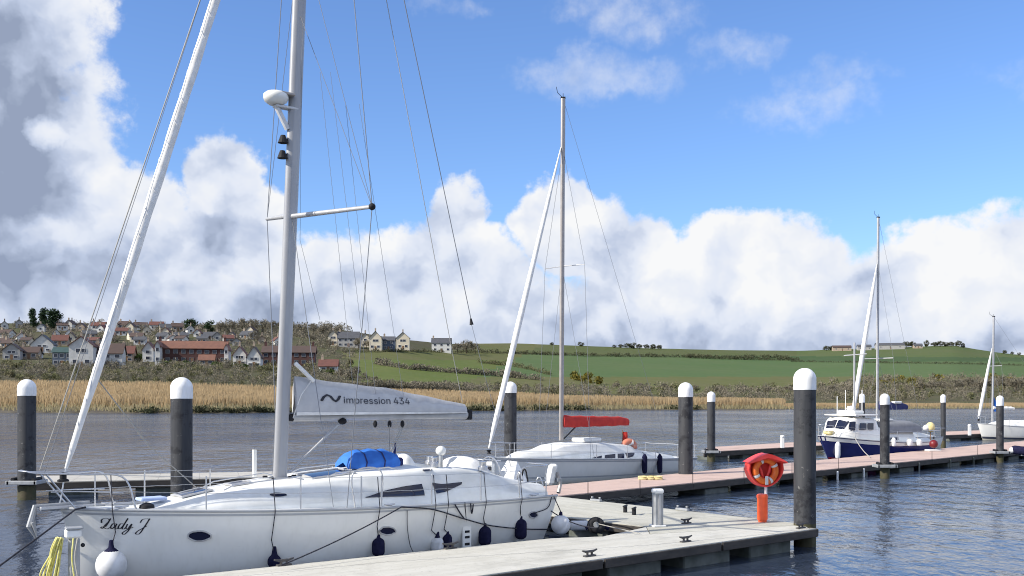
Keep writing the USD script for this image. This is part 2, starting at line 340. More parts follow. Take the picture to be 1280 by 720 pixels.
# ------------------------------------------------------------------ far bank and hills
def tab(t): xs, ys = zip(*t); return lambda x: np.interp(x, xs, ys)
yW = tab([(-900, 516), (0, 516), (240, 517), (460, 514.5), (640, 513.5), (960, 512), (1280, 511), (2200, 510)])
yT = tab([(-900, 470), (0, 472), (240, 477), (400, 482), (520, 485), (640, 489), (760, 494), (900, 497), (1000, 499.5), (1060, 502), (1280, 506), (2200, 507)])
yR = tab([(-900, 402), (-300, 400), (0, 404), (120, 404), (240, 406), (330, 406), (420, 411), (500, 424), (560, 430), (640, 429), (720, 432), (800, 435), (900, 437.5), (1000, 438.5), (1040, 437), (1130, 434), (1165, 432.5), (1195, 432), (1220, 436.5), (1250, 441), (1280, 444), (1400, 450), (2200, 455)])
YR = tab([(-900, 860), (0, 800), (330, 780), (420, 760), (500, 720), (560, 800), (640, 1000), (800, 1100), (1000, 1250), (1280, 1300), (2200, 1300)])
def D0(px): return EYE * FPX / (yW(px) - HY)
def reed_back(px):
    Y = D0(px) + 38; z = EYE + (HY - yT(px)) * Y / FPX - 2.3; return Y, np.maximum(z, .25)
def hill_q(px, q):
    Ya, za = reed_back(px); ya = HY - (za - EYE) * FPX / Ya
    y = ya + (yR(px) - ya) * q; Y = Ya * (YR(px) / Ya) ** q
    return Y, EYE + (HY - y) * Y / FPX, y
def ground(px, py):                        # the point of the hillside seen at a photo pixel
    Ya, za = reed_back(px); ya = HY - (za - EYE) * FPX / Ya
    q = np.clip((ya - py) / (ya - yR(px)), 0, 1); Y, z, _ = hill_q(px, q)
    return np.array([(px - 640) / FPX * Y, Y, z])
PX = np.concatenate([np.arange(-900, -20, 40), np.arange(-20, 1300, 8), np.arange(1300, 2240, 40)]).astype(float)
NQ = 72; rows = []
rows.append([(( p - 640) / FPX * (D0(p) - 10), D0(p) - 10, -2.0) for p in PX])
wob = 1.5 * (meshkit.fbm(np.stack([PX * .06, PX * 0, PX * 0], 1), 3, 3) - .5)
rows.append([((p - 640) / FPX * (D0(p) + k), D0(p) + k, 0.0) for p, k in zip(PX, wob * 3)])
rows.append([((p - 640) / FPX * (D0(p) + 5), D0(p) + 5, min(1.1, .3 + reed_back(p)[1] * .3)) for p in PX])
for q in np.linspace(0, 1, NQ):
    Y, z, _ = hill_q(PX, q); X = (PX - 640) / FPX * Y
    z = z + (0.8 * (meshkit.fbm(np.stack([X * .03, Y * .03, X * 0], 1), 3, 5) - .5) if 0 < q < 1 else 0)
    rows.append(np.stack([X, Y, z], 1))
Y, z, _ = hill_q(PX, 1.0)
rows.append(np.stack([(PX - 640) / FPX * Y * 1.25, Y * 1.25, z * .8], 1)); rows.append(np.stack([(PX - 640) / FPX * Y * 1.9, Y * 1.9, z * .1 - 2], 1))
R = np.array([np.array(r) for r in rows]); PY = proj(R)[..., 1]
def region(i, px, py):
    if i < 2: return 'mud_bank'
    if i < 4: return 'reed_ground'
    if px < 425 + (py - 440) * .8: return 'town_ground'
    if py > (484 if px < 590 or px > 1010 else 492): return 'scrub_ground'
    if px < 590 and py < 438: return 'town_ground'
    if px < 600 + (470 - py) * 2.0: return 'green_pasture' if 450 < py < 481 else 'rough_pasture'
    if py < 443 + (px - 640) * .006: return 'upper_field' if px < 1000 else 'hilltop_field'
    if px > 985 and py < 452: return 'dark_field'
    if py < 471: return 'crop_field'
    return 'rough_pasture'
cells = {}
n, m = R.shape[:2]
for i in range(n - 1):
    for k in range(m - 1):
        r = region(i, .5 * (PX[k] + PX[k + 1]), .25 * (PY[i, k] + PY[i + 1, k] + PY[i, k + 1] + PY[i + 1, k + 1]))
        cells.setdefault(r, []).append((i * m + k, i * m + k + 1, (i + 1) * m + k + 1, (i + 1) * m + k))
def field(name, a, b, sc, _r):
    g = G(); pos = g.add('geometry') + '.position'; n1 = g.noise(pos, sc, 5, .6); n2 = g.noise(pos, .35, 5, .75); n3 = g.noise(g.add('mapping', {'scale': (.02, .25, .25), 'rotation': (0, 0, .4)}, vector=pos) + '.vector', 1.0, 3, .6)
    c = g.mix(g.rng(n1 + '.fac', .35, .65), a, b); c = g.mix(g.rng(n2 + '.fac', .45, .75, 0, .55), c, tuple(k * .62 for k in a)); c = g.mix(g.rng(n3 + '.fac', .5, .7, 0, .35), c, (b[0] * 1.35, b[1] * 1.2, b[2] * 1.3))
    p = g.add('principled_bsdf', {'roughness': .95, 'specular_ior_level': .05}, base_color=c); return usdkit.material(stage, '/World/Looks/' + name, g.n, g.l, surface=p + '.BSDF')
TL = {'mud_bank': look('river_mud', (.055, .045, .03), (.10, .085, .055), .25, .6),
      'reed_ground': look('reed_litter', (.30, .225, .125), (.24, .175, .10), .12, .9),
      'town_ground': look('garden_ground', (.070, .074, .034), (.088, .078, .048), .05, .9),
      'scrub_ground': look('scrub_floor', (.075, .078, .034), (.092, .080, .048), .06, .9),
      'green_pasture': field('green_grass', (.098, .130, .036), (.112, .132, .045), .03, .9),
      'rough_pasture': field('rough_grass', (.105, .118, .042), (.122, .120, .055), .03, .9),
      'upper_field': field('upper_grass', (.084, .104, .038), (.094, .106, .046), .012, .9),
      'hilltop_field': field('hilltop_grass', (.082, .114, .040), (.096, .114, .048), .012, .9),
      'dark_field': field('dark_crop', (.055, .092, .036), (.066, .096, .042), .01, .9),
      'crop_field': field('young_crop', (.078, .124, .048), (.092, .128, .054), .008, .9)}
allv = R.reshape(-1, 3)
for r, q in cells.items():
    f = np.array(q); u, inv = np.unique(f, return_inverse=True)
    b = MB(); b.add(allv[u], inv.reshape(f.shape)); solo(r, b, TL[r], kind='structure', smooth=True)

# reeds and marsh grass along the far bank
def blades(N, p0, p1, dlo, dhi, hlo, hhi, wid, seed):
    r = np.random.default_rng(seed); px = r.uniform(p0, p1, N); t = r.random(N)
    d = D0(px) + dlo + (dhi - dlo) * t
    Yb, zb = reed_back(px); front = np.minimum(1.1, .3 + zb * .3)
    z = np.where(d < D0(px) + 5, front * (d - D0(px)) / 5, front + (zb - front) * (d - D0(px) - 5) / 33)
    X = (px - 640) / FPX * d
    lump = .75 + .5 * meshkit.fbm(np.stack([X * .12, d * .12, X * 0], 1), 3, seed)
    h = r.uniform(hlo, hhi, N) * lump * np.where(px > 980, .45, 1.0); a = r.uniform(0, math.pi, N); w_ = wid * r.uniform(.6, 1.4, N)
    dx, dy = np.cos(a) * w_, np.sin(a) * w_ * .5; lx, ly = r.normal(0, .12, N) * h, r.normal(0, .1, N) * h
    v = np.stack([np.stack([X - dx, d - dy, z - .1], 1), np.stack([X + dx, d + dy, z - .1], 1), np.stack([X + lx + dx * .5, d + ly, z + h], 1), np.stack([X + lx - dx * .5, d + ly, z + h * .93], 1)], 1)
    f = np.arange(4 * N).reshape(N, 4); b = MB(); b.add(v.reshape(-1, 3), f); return b
M['reed'] = leaf_look('dry_reed', (.50, .375, .215), (.40, .295, .165), .35, .2, .9)
M['marsh'] = leaf_look('pale_marsh_grass', (.38, .325, .19), (.27, .235, .13), .3, .2, .9)
solo('reed_bed', blades(90000, -340, 1340, 5, 38, 1.8, 2.4, .09, 11), M['reed'], 'dry golden brown reeds lining the far river bank', 'reeds', kind='stuff')
solo('marsh_grass', blades(26000, -340, 1340, 1.0, 14, .4, 1.1, .09, 12), M['marsh'], 'low pale marsh grass along the muddy edge of the far bank', 'grass', kind='stuff')

# ------------------------------------------------------------------ vegetation
def leaf_cloud(n, c, r, size, seed, flat=1.0, upright=0.0):
    q = np.random.default_rng(seed); d = q.normal(size=(n, 3)); d /= np.linalg.norm(d, axis=1, keepdims=True)
    p = np.array(c) + d * (q.random((n, 1)) ** .45) * np.array(r)
    a = q.normal(size=(n, 3)); b = q.normal(size=(n, 3)); a[:, 2] *= flat; b[:, 2] = b[:, 2] * flat + upright
    a /= np.linalg.norm(a, axis=1, keepdims=True); b /= np.linalg.norm(b, axis=1, keepdims=True)
    s = size * q.uniform(.6, 1.4, (n, 1)); v = np.stack([p - a * s * .5, p + a * s * .5, p + b * s], 1)
    return v.reshape(-1, 3), np.arange(3 * n).reshape(n, 3)
L = {'ever': leaf_look('dark_evergreen', (.018, .038, .018), (.03, .055, .022), .6, .1), 'round': leaf_look('deep_green_leaf', (.022, .045, .018), (.035, .06, .02), .6, .15),
     'twig': leaf_look('bare_twig', (.215, .188, .138), (.150, .135, .098), .25, .15), 'olive': leaf_look('olive_scrub', (.135, .140, .062), (.155, .138, .075), .3, .2),
     'gorse': leaf_look('gorse_bloom', (.19, .145, .02), (.09, .095, .022), .5, .15), 'hedge': leaf_look('dark_hedge', (.058, .066, .030), (.085, .082, .045), .3, .15),
     'bush': leaf_look('garden_bush', (.05, .085, .02), (.075, .09, .025), .5, .2), 'bark': look('tree_bark', (.07, .055, .04), (.05, .04, .03), 2, .9)}
def crown(spec, seed):
    b = MB(); q = np.random.default_rng(seed)
    if spec == 'conifer':
        for k in range(14):
            t = k / 13; z = 2.5 + 9.0 * t; r = 3.6 * (1 - t) ** .7 * q.uniform(.75, 1.15) + .4
            b.add(*leaf_cloud(70, (q.normal(0, .25), q.normal(0, .25), z), (r, r, .9), .95, seed + k))
    elif spec == 'pine':
        for k in range(13):
            a = q.uniform(0, 6.28); zq = 2.2 + 8.0 * (k / 12); rr = q.uniform(.2, 2.6) * (1.15 - .06 * zq)
            b.add(*leaf_cloud(110, (rr * math.cos(a), rr * math.sin(a), zq), (2.2, 2.2, 1.7), .8, seed + k))
    elif spec == 'round':
        for k in range(12):
            d = q.normal(size=3); d /= np.linalg.norm(d); c = d * np.array([2.6, 2.6, 2.4]) + np.array([0, 0, 4.0])
            b.add(*leaf_cloud(70, c, (1.5, 1.5, 1.4), .7, seed + k))
    elif spec == 'bare':
        for k in range(16):
            d = q.normal(size=3); d /= np.linalg.norm(d); d[2] = abs(d[2]) * .9; c = d * np.array([2.6, 2.6, 4.4]) + np.array([0, 0, 3.6])
            v, f = leaf_cloud(34, c, (1.4, 1.4, 1.5), 1.3, seed + k, upright=1.2)
            vv = v.reshape(-1, 3, 3); mid = vv[:, :2].mean(1, keepdims=True); vv[:, :2] = mid + (vv[:, :2] - mid) * .28; b.add(vv.reshape(-1, 3), f)
    elif spec == 'shrub':
        for k in range(6):
            b.add(*leaf_cloud(34, (q.normal(0, .9), q.normal(0, .9), q.uniform(.6, 1.7)), (1.0, 1.0, .8), .6, seed + k, upright=.5))
    return b
def trunk(h, r, limbs, seed):
    b = MB(); q = np.random.default_rng(seed); b.tube([(0, 0, -.6), (.05, 0, h * .4), (0, .1, h * .75), (.1, .05, h)], [r, r * .8, r * .5, r * .2], 6)
    for k in range(limbs):
        a = q.uniform(0, 6.28); z = h * q.uniform(.35, .75); l = h * q.uniform(.25, .45)
        b.tube([(0, 0, z), (l * .5 * math.cos(a), l * .5 * math.sin(a), z + l * .4), (l * math.cos(a), l * math.sin(a), z + l * .9)], [r * .4, r * .28, r * .08], 5)
    return b
protos = {}
ORD = ['first', 'second', 'third', 'fourth', 'fifth', 'sixth']
def tree(name, spec, leafk, label, group, px, py, hpx, seed, wide=1.0, cat='tree'):
    g0 = ground(px, py); base_h = {'conifer': 12.0, 'pine': 11.5, 'round': 7.4, 'bare': 8.8, 'shrub': 2.6}[spec]
    s = hpx * g0[1] / FPX / base_h; key = (spec, leafk, seed % 3)
    if key not in protos:
        t = Thing(name, label, cat, g0, 0.0, group)
        UsdGeom.Xformable(t.prim).AddRotateZOp().Set(float(seed * 37 % 360)); UsdGeom.Xformable(t.prim).AddScaleOp().Set((s * wide, s * wide, s))
        if spec == 'shrub': t.part('stem', trunk(1.2, .08, 3, seed), L['bark'], world=False)
        else: t.part('trunk', trunk(base_h * .8, .28, 7, seed), L['bark'], world=False)
        t.part('crown', crown(spec, seed * 13 + 1), L[leafk], world=False)
        protos[key] = t
    else: copy_of(protos[key], name, label, g0, math.radians(seed * 37 % 360), (s * wide, s * wide, s), group, cat)

def scrub(spots, hpx, seed, ntri=40, wide=1.3, thin=1.0):
    b = MB(); q = np.random.default_rng(seed)
    for (px, py) in spots:
        if 590 < px < 1010 and 478 < py < 505 and hpx in (7, 9) and q.random() < .55: continue
        g0 = ground(px, py); h = hpx * q.uniform(.55, 1.35) * g0[1] / FPX; r = h * wide * q.uniform(.6, 1.1)
        v, f = leaf_cloud(int(ntri * 2.6), g0 + np.array([0, 0, h * .42]), (r * .6, r * .6, h * .58), h * .23, int(q.integers(1 << 30)), upright=.7)
        if thin < 1: vv = v.reshape(-1, 3, 3); mid = vv[:, :2].mean(1, keepdims=True); vv[:, :2] = mid + (vv[:, :2] - mid) * thin; v = vv.reshape(-1, 3)
        b.add(v, f)
    return b
def spread(n, p0, p1, f0, f1, seed):       # pixel spots between two rows given as functions of px
    q = np.random.default_rng(seed); px = q.uniform(p0, p1, n); t = q.random(n); return [(x, f0(x) + (f1(x) - f0(x)) * u) for x, u in zip(px, t)]
c_ = lambda v: (lambda x: v)
solo('bare_scrub', scrub(spread(620, -320, 440, lambda x: yT(x) + 3, c_(458), 21) + spread(950, 430, 1340, lambda x: min(yT(x) + 3, 502), lambda x: 487 if x < 1000 else 474 if x > 1080 else 482, 22), 9, 23, 46, thin=.4), L['twig'],
     'grey brown bare scrub in a belt behind the reeds', 'scrub', kind='stuff')
solo('olive_scrub', scrub(spread(420, -320, 440, lambda x: yT(x) + 3, c_(455), 24) + spread(380, 430, 1340, lambda x: min(yT(x) + 3, 501), lambda x: 478 if x > 1000 else 484, 25), 7, 26, 44), L['olive'],
     'olive green low bushes mixed into the belt behind the reeds', 'bushes', kind='stuff')
solo('town_scrub', scrub(spread(760, -320, 445, c_(450), lambda x: yR(x) + 1, 27) + spread(110, 270, 430, c_(428), lambda x: yR(x) - 1, 28), 7, 29, 40, thin=.6), L['twig'],
     'bare grey garden trees and hedges scattered among the hillside houses', 'trees', kind='stuff')
solo('gorse', scrub([(718, 474), (728, 477), (738, 479), (748, 480), (722, 476), (1110, 478), (1118, 480), (1126, 476), (1140, 482), (1104, 484), (1172, 478), (1262, 480), (1150, 488), (735, 475), (1240, 476)] * 2, 8, 31, 60), L['gorse'],
     'yellow flowering gorse bushes on the rough slope above the reeds', 'gorse', kind='stuff')
bb_ = MB(); q_ = np.random.default_rng(77)
for px0, px1, n_ in ((236, 345, 70), (150, 236, 14), (560, 735, 90), (835, 880, 16), (345, 560, 30)):
    for px in q_.uniform(px0, px1, n_):
        d_ = D0(px) + q_.uniform(.5, 3.5); h_ = q_.uniform(.5, 1.3); c_0 = np.array([(px - 640) / FPX * d_, d_, .15 + h_ * .4]); bb_.add(*leaf_cloud(40, c_0, (1.1 * h_ + .5, .8, h_ * .6), .5, int(q_.integers(1 << 30))))
solo('bank_scrub', bb_, L['hedge'], 'dark low tufts overhanging the muddy edge of the far bank', 'bank plants', kind='stuff')
def hedge(pts, hpx, label, seed, leafk='hedge', group='hedges between the fields'):
    b = []; 
    for (x0, y0), (x1, y1) in zip(pts, pts[1:]):
        k = max(2, int(math.hypot(x1 - x0, y1 - y0) / 3)); b += [(x0 + (x1 - x0) * i / k, y0 + (y1 - y0) * i / k) for i in range(k)]
    t = solo('hedge', scrub(b, hpx, seed, 34, 1.6), L[leafk], label, 'hedge', group)
hedge([(600, 441), (680, 444), (780, 446), (880, 447), (985, 448)], 4.2, 'long dark hedge between the upper field and the bright crop field', 41)
hedge([(860, 447.5), (900, 449), (940, 450), (1000, 451)], 4.5, 'thick dark hedge at the right end of the crop field top edge', 42)
hedge([(990, 452.5), (1100, 454), (1200, 455), (1340, 459)], 2.5, 'thin hedge under the dark field of the right hill', 43)
hedge([(470, 455), (510, 462), (560, 466), (620, 470), (680, 476)], 7, 'bare grey hedge slanting down across the green pasture', 44, 'twig')
hedge([(425, 470), (470, 478), (520, 482), (590, 483)], 5, 'bare grey hedge along the foot of the green pasture', 45, 'twig')
hedge([(430, 441), (500, 440), (560, 441), (600, 441)], 4, 'dark hedge below the pale houses on the ridge', 46)
hedge([(600, 454), (640, 458), (665, 463), (690, 470)], 5, 'scrubby hedge down the left edge of the crop field', 47, 'olive')
CON = 'tall dark conifer standing above the roofs at the far left'
tree('conifer_tree', 'pine', 'ever', 'leftmost and narrowest of the dark pines above the left roofs', 'dark pines above the left roofs', 41, 411, 26, 3, .75)
tree('conifer_tree', 'pine', 'ever', 'middle dark pine of the clump above the left roofs', 'dark pines above the left roofs', 54, 412, 27, 6, .9)
tree('conifer_tree', 'pine', 'ever', 'widest dark pine at the right of the clump above the left roofs', 'dark pines above the left roofs', 67, 413, 27, 9, 1.45)
tree('evergreen_tree', 'round', 'round', 'round dark tree on the skyline left of the mast, the left one of two', 'round skyline trees', 238, 416, 18, 4, 1.0)
tree('evergreen_tree', 'round', 'round', 'round dark tree on the skyline left of the mast, the right one of two', 'round skyline trees', 263, 417, 17, 5, 1.0)
for i, (px, py, h) in enumerate([(276, 418, 16), (290, 415, 15), (303, 416, 18), (316, 418, 20), (328, 417, 18), (341, 418, 17), (352, 417, 16), (378, 420, 17), (392, 419, 15), (404, 421, 16), (425, 432, 15), (436, 434, 16), (448, 436, 14), (458, 437, 12), (318, 428, 14), (388, 430, 14), (412, 436, 13)]):
    tree('bare_tree', 'bare', 'twig', 'bare grey brown tree in the wood on the ridge around the mast', 'bare trees of the ridge wood', px, py, h, 20 + i, 1.15)
for i, (px, py, h, w_) in enumerate([(572, 442, 14, 1.3), (583, 442, 17, 1.5), (594, 442, 13, 1.3)]):
    tree('bare_tree', 'bare', 'twig', f'{ORD[i]} from the left of the rounded bare clump right of the white ridge house', 'bare clump right of the ridge house', px, py, h, 50 + i, w_)
for i, (px, py, h) in enumerate([(425, 475, 16), (437, 476, 14), (446, 474, 17), (455, 477, 12), (470, 480, 10)]):
    tree('bare_tree', 'bare', 'twig', f'{ORD[i]} from the left of the bare trees at the pasture foot above the boom cover', 'bare trees above the boom cover', px, py, h, 60 + i, 1.0)
for i, (px, h) in enumerate([(768, 4), (776, 5), (784, 6.5), (791, 7.5), (799, 6), (808, 6), (816, 6.5), (824, 5.5), (690, 4), (726, 6)]):
    lab = ('dark tree in the clump on the skyline of the middle hill', 'skyline clump of the middle hill') if px > 750 else ('small lone tree on the skyline behind the red cover yacht mast', 'lone skyline trees behind the mast')
    tree('skyline_tree', 'round', 'hedge', lab[0], lab[1], px, yR(px) + 1, h, 70 + i, 1.5)
for i, (px, h, w_) in enumerate([(1033, 6, 1.6), (1040, 6, 1.4), (1133, 8, 1.5), (1140, 8, 1.2), (1158, 9, .8), (1168, 6, 1.5), (1175, 7, 1.5), (1182, 6, 1.5), (1189, 6, 1.5), (1198, 8, 1.1), (1204, 6, 1.1), (1256, 5, 1.2), (1265, 4, 1.2), (1274, 4, 1.2)]):
    if px < 1050: lab = ('dark tree at the left end of the hilltop farm', 'trees left of the farm')
    elif px < 1150: lab = ('dark tree at the right end of the hilltop farm', 'trees right of the farm')
    elif px < 1160: lab = ('narrow lone tree on the hilltop right of the farm', None)
    elif px < 1210: lab = (f'{ORD[i - 5]} from the left in the tree row on the summit of the right hill', 'row of trees on the summit')
    else: lab = (f'{ORD[i - 11]} from the left of small trees on the falling skyline at the far right', 'trees on the right slope')
    tree('skyline_tree', 'round', 'hedge', lab[0], lab[1], px, yR(px) + 1, h, 90 + i, w_)
for i, (px, py, h) in enumerate([(1180, 490, 15), (1195, 489, 16), (1210, 489, 17), (1225, 490, 15), (1240, 489, 17), (1255, 489, 18), (1270, 490, 18), (1284, 489, 17), (1150, 490, 13), (1165, 490, 14), (1060, 492, 11), (1040, 492, 10), (985, 492, 10), (960, 492, 9), (930, 491, 9), (900, 491, 10), (870, 490, 9), (830, 488, 9), (800, 487, 9), (770, 486, 8)]):
    lab = ('bare tree in the thick grey belt at the right river bank', 'bare trees of the right bank') if px > 1100 else ('small bare tree along the bank between the two yachts', 'bare trees of the middle bank')
    tree('bare_tree', 'bare', 'twig', lab[0], lab[1], px, py, h, 110 + i, 1.5)
for i, (px, py, h) in enumerate([(172, 452, 12), (176, 450, 10), (230, 458, 8), (243, 459, 9), (256, 457, 8), (268, 456, 10), (275, 459, 9), (285, 460, 8), (212, 458, 8), (300, 461, 8), (405, 467, 7), (412, 468, 8)]):
    tree('garden_bush', 'shrub', 'bush', 'green garden bush in front of the brick terraces', 'green bushes in front of the terraces', px, py, h, 140 + i, 1.2, 'bush')

# ------------------------------------------------------------------ houses
def lk(n, a, b): return look(n, a, b, .8, .85)
WALL = {'white': lk('white_render', (.60, .59, .56), (.50, .49, .46)), 'cream': lk('cream_render', (.62, .55, .42), (.55, .49, .38)), 'brick': lk('dark_brick', (.085, .036, .030), (.066, .030, .026)),
        'grey': lk('grey_render', (.36, .35, .33), (.30, .29, .28)), 'tan': lk('tan_render', (.38, .30, .22), (.31, .25, .19)), 'slateblue': lk('slate_blue_cladding', (.10, .13, .18), (.09, .11, .15))}
ROOF = {'red': lk('red_tile', (.135, .052, .038), (.10, .042, .033)), 'brown': lk('brown_tile', (.082, .052, .043), (.066, .045, .038)), 'slate': lk('slate_tile', (.075, .078, .088), (.06, .062, .07)),
        'orange': lk('orange_tile', (.185, .085, .055), (.145, .068, .048)), 'teal': lk('teal_sheet', (.035, .075, .07), (.03, .06, .06))}
M['pane'] = look('window_pane', (.03, .035, .05), None, rough=.12)
def house(label, px, py, wpx, epx, rpx, wall, roof, gable=False, depth=8.0, rz=0.0, chim=1, wins=3, storeys=2, group=None, name='house', sidewall=None):
    g0 = ground(px, py); k = g0[1] / FPX; W, E, Rr = wpx * k, epx * k, rpx * k
    face = math.atan2(g0[0], g0[1])        # walls turn square to the valley
    t = Thing(name, label, 'house', g0, -face * .6 + rz, group)
    A, B = (W, depth) if not gable else (depth, W)      # A: along the ridge, B: across it
    b = MB(); x, y = A / 2, B / 2
    v = [(-x, -y, -3), (x, -y, -3), (x, y, -3), (-x, y, -3), (-x, -y, E), (x, -y, E), (x, y, E), (-x, y, E), (-x, 0, E + Rr), (x, 0, E + Rr)]
    f = [(0, 1, 5), (0, 5, 4), (2, 3, 7), (2, 7, 6), (1, 2, 6), (1, 6, 5), (5, 6, 9), (3, 0, 4), (3, 4, 7), (4, 8, 7)]
    b.add(v, f)
    r = MB(); o = .45; th = .22
    for s in (-1, 1):
        sl = Rr / y; p = [(-x - o, s * (y + o), E - sl * o), (x + o, s * (y + o), E - sl * o), (x + o, 0, E + Rr), (-x - o, 0, E + Rr)]
        p = np.array(p) + (0, 0, .05); p2 = p + (0, 0, th)
        r.add(np.vstack([p, p2]), [(0, 1, 2, 3), (4, 5, 6, 7), (0, 1, 5, 4), (1, 2, 6, 5), (2, 3, 7, 6), (3, 0, 4, 7)])
    def rot(mb):
        if not gable: return mb
        q = MB(); vv, ff = mb.get(); q.add(np.stack([-vv[:, 1], vv[:, 0], vv[:, 2]], 1), ff); return q
    t.part('wall', rot(b), WALL[wall], world=False); rp = t.part('roof', rot(r), ROOF[roof], world=False)
    for c in range(chim):
        cx = (-x + .9) if c == 0 else (x - .9); cb = MB(); cb.box((cx, 0, E + Rr + .5), (.9, .7, 1.9)); cb.box((cx, 0, E + Rr + 1.5), (1.05, .85, .18)); cb.tube([(cx, 0, E + Rr + 1.5), (cx, 0, E + Rr + 2.0)], .16, 6)
        t.part('chimney', rot(cb), WALL['tan' if wall != 'brick' else 'brick'], world=False, parent=rp)
    fw, fy = W / 2, -(B if not gable else W * 0 + depth) / 2
    fy = -(depth / 2)
    for st in range(storeys):
        for i in range(wins):
            wx = -fw + (i + .5) * 2 * fw / wins; wz = E * (st + .55) / storeys
            if gable and st == 1: wx *= .45
            ww, wh = min(1.5, 1.3 * fw / wins), min(1.3, E / storeys * .5)
            fr = MB()
            for (cx, cz, sx, sz) in ((0, wh / 2, ww + .1, .06), (0, -wh / 2, ww + .1, .06), (-ww / 2, 0, .06, wh - .06), (ww / 2, 0, .06, wh - .06)): fr.box((wx + cx, fy - .05, wz + cz), (sx, .14, sz))
            wp = t.part('window', fr, M['white' if wall != 'brick' else 'galv'], world=False)
            pn = MB(); pn.box((wx, fy - .02, wz), (ww - .02, .06, wh - .02)); t.part('pane', pn, M['pane'], world=False, parent=wp)
    if wins >= 2:
        d = MB(); d.box((fw * .02, fy - .04, 1.0), (.95, .12, 2.0)); t.part('door', d, M['wood'], world=False)
    return t
H = house
H('grey gabled house with dark brown roof lowest at the far left', 17, 450, 20, 12, 8, 'grey', 'brown', True, 9, wins=2, chim=1)
H('tan house with brown roof beside the small white garage', 38, 449, 22, 8, 7, 'tan', 'brown', False, 8, wins=2, storeys=1)
H('small flat white garage beside the tan house', 49, 448, 7, 5, 1.5, 'white', 'slate', False, 4, chim=0, wins=1, storeys=1, name='garage')
H('white gabled house with dark slate roof under the dark pines', 55, 440, 26, 9, 12, 'white', 'slate', True, 10, wins=2, storeys=2)
H('red roofed house right of the white gabled house', 76, 432, 18, 6, 7, 'tan', 'red', False, 8, wins=2, storeys=1)
H('house clad in dark teal at the left of the large white house', 80, 458, 22, 17, 6, 'slateblue', 'teal', False, 8, chim=0, wins=3)
H('tall white gabled house behind the genoa foot', 105, 460, 28, 27, 11, 'white', 'red', True, 12, wins=2, chim=1)
H('wide white house with red brown roof right of the furled genoa', 137, 459, 34, 17, 12, 'white', 'brown', False, 9, wins=3)
H('brown house with red roof between white house and white gable', 160, 452, 16, 10, 9, 'tan', 'red', False, 8, wins=2)
H('narrow white gabled house left of the long brick terrace', 187, 452, 13, 15, 9, 'white', 'red', True, 9, wins=1)
H('long dark brick terrace under one orange brown roof', 241, 455, 84, 19, 9, 'brick', 'orange', False, 9, chim=2, wins=9)
H('white end house closing the left end of the long terrace', 199, 456, 6, 24, 5, 'white', 'orange', True, 9.6, chim=0, wins=1, storeys=2)
H('white end house closing the right end of the long terrace', 284.5, 456, 5, 20, 5, 'white', 'orange', True, 9.6, chim=0, wins=1, storeys=2)
H('low porch house with pink tiled roof in front of the terrace', 259, 457, 18, 7, 6, 'tan', 'orange', False, 5, chim=0, wins=2, storeys=1)
H('white house with red roof right of the long terrace', 301, 458, 16, 14, 10, 'white', 'red', True, 9, wins=2)
H('white gabled house with brown roof left of the mast', 319, 460, 16, 14, 12, 'white', 'brown', True, 10, wins=2)
H('second brick terrace with brown roof crossing behind the mast', 362, 457, 64, 16, 8, 'brick', 'brown', False, 9, chim=2, wins=7)
H('small white bungalow with dark red roof right of the mast', 411, 466, 22, 8, 8, 'white', 'red', False, 8, wins=2, storeys=1)
H('cream gabled ridge house at the left end of the ridge row', 417, 432, 11, 12, 6, 'cream', 'slate', True, 12, wins=2)
H('long grey ridge house in the middle of the ridge row', 436, 434, 26, 11, 8, 'grey', 'slate', False, 9, wins=4)
H('small cream house between the grey and the tall ridge houses', 457, 433, 11, 10, 6, 'cream', 'slate', True, 9, wins=1)
H('tall cream gabled house with slate blue side on the ridge', 470, 438, 15, 15, 8, 'cream', 'slate', True, 13, wins=2)
H('slate blue house joined right of the tall cream gable', 486, 438, 15, 12, 5, 'slateblue', 'slate', False, 9, wins=2)
H('cream gabled house with dark roof at the right end of the row', 504, 437, 16, 14, 7, 'cream', 'slate', True, 10, wins=2)
H('white house with dark roof standing alone right on the ridge', 552, 440, 24, 11, 6, 'white', 'slate', False, 9, wins=3)
q = random.Random(5)
spots = [(6, 409), (24, 408), (8, 420), (26, 424), (12, 433), (34, 430), (78, 411), (90, 408), (102, 411), (86, 421), (116, 409), (128, 413), (112, 421), (142, 409), (152, 417), (138, 424), (164, 412), (176, 410), (184, 416), (172, 425), (196, 411), (208, 417), (222, 412), (204, 424), (226, 424), (248, 419), (254, 428), (272, 424), (290, 424), (296, 430), (310, 422), (328, 428), (346, 430), (-20, 412), (-40, 425), (-60, 415), (-90, 430), (-120, 415), (-30, 440), (-70, 448)]
spots += [(q.uniform(-60, 180), q.uniform(406, 432)) for _ in range(16)] + [(q.uniform(185, 330), q.uniform(412, 428)) for _ in range(8)]
for i, (px, py) in enumerate(spots):
    gb = q.random() < .5; wl = q.choice(['white', 'white', 'cream', 'grey', 'tan', 'white']); rf = q.choice(['slate', 'slate', 'brown', 'red', 'brown'])
    adj = {'white': 'white', 'cream': 'cream', 'grey': 'grey', 'tan': 'tan'}[wl]
    H(f'small {adj} {"gabled" if gb else "long"} house with {rf} roof high on the town hillside', px, py + 2, q.uniform(8, 11) if gb else q.uniform(11, 16), q.uniform(4.5, 6.5), q.uniform(3.5, 5), wl, rf, gb, 8, q.uniform(-.35, .35), 1, 1 if gb else 2, 1, group=f'small {adj} {"gabled" if gb else "long"} {rf} roofed hillside houses')
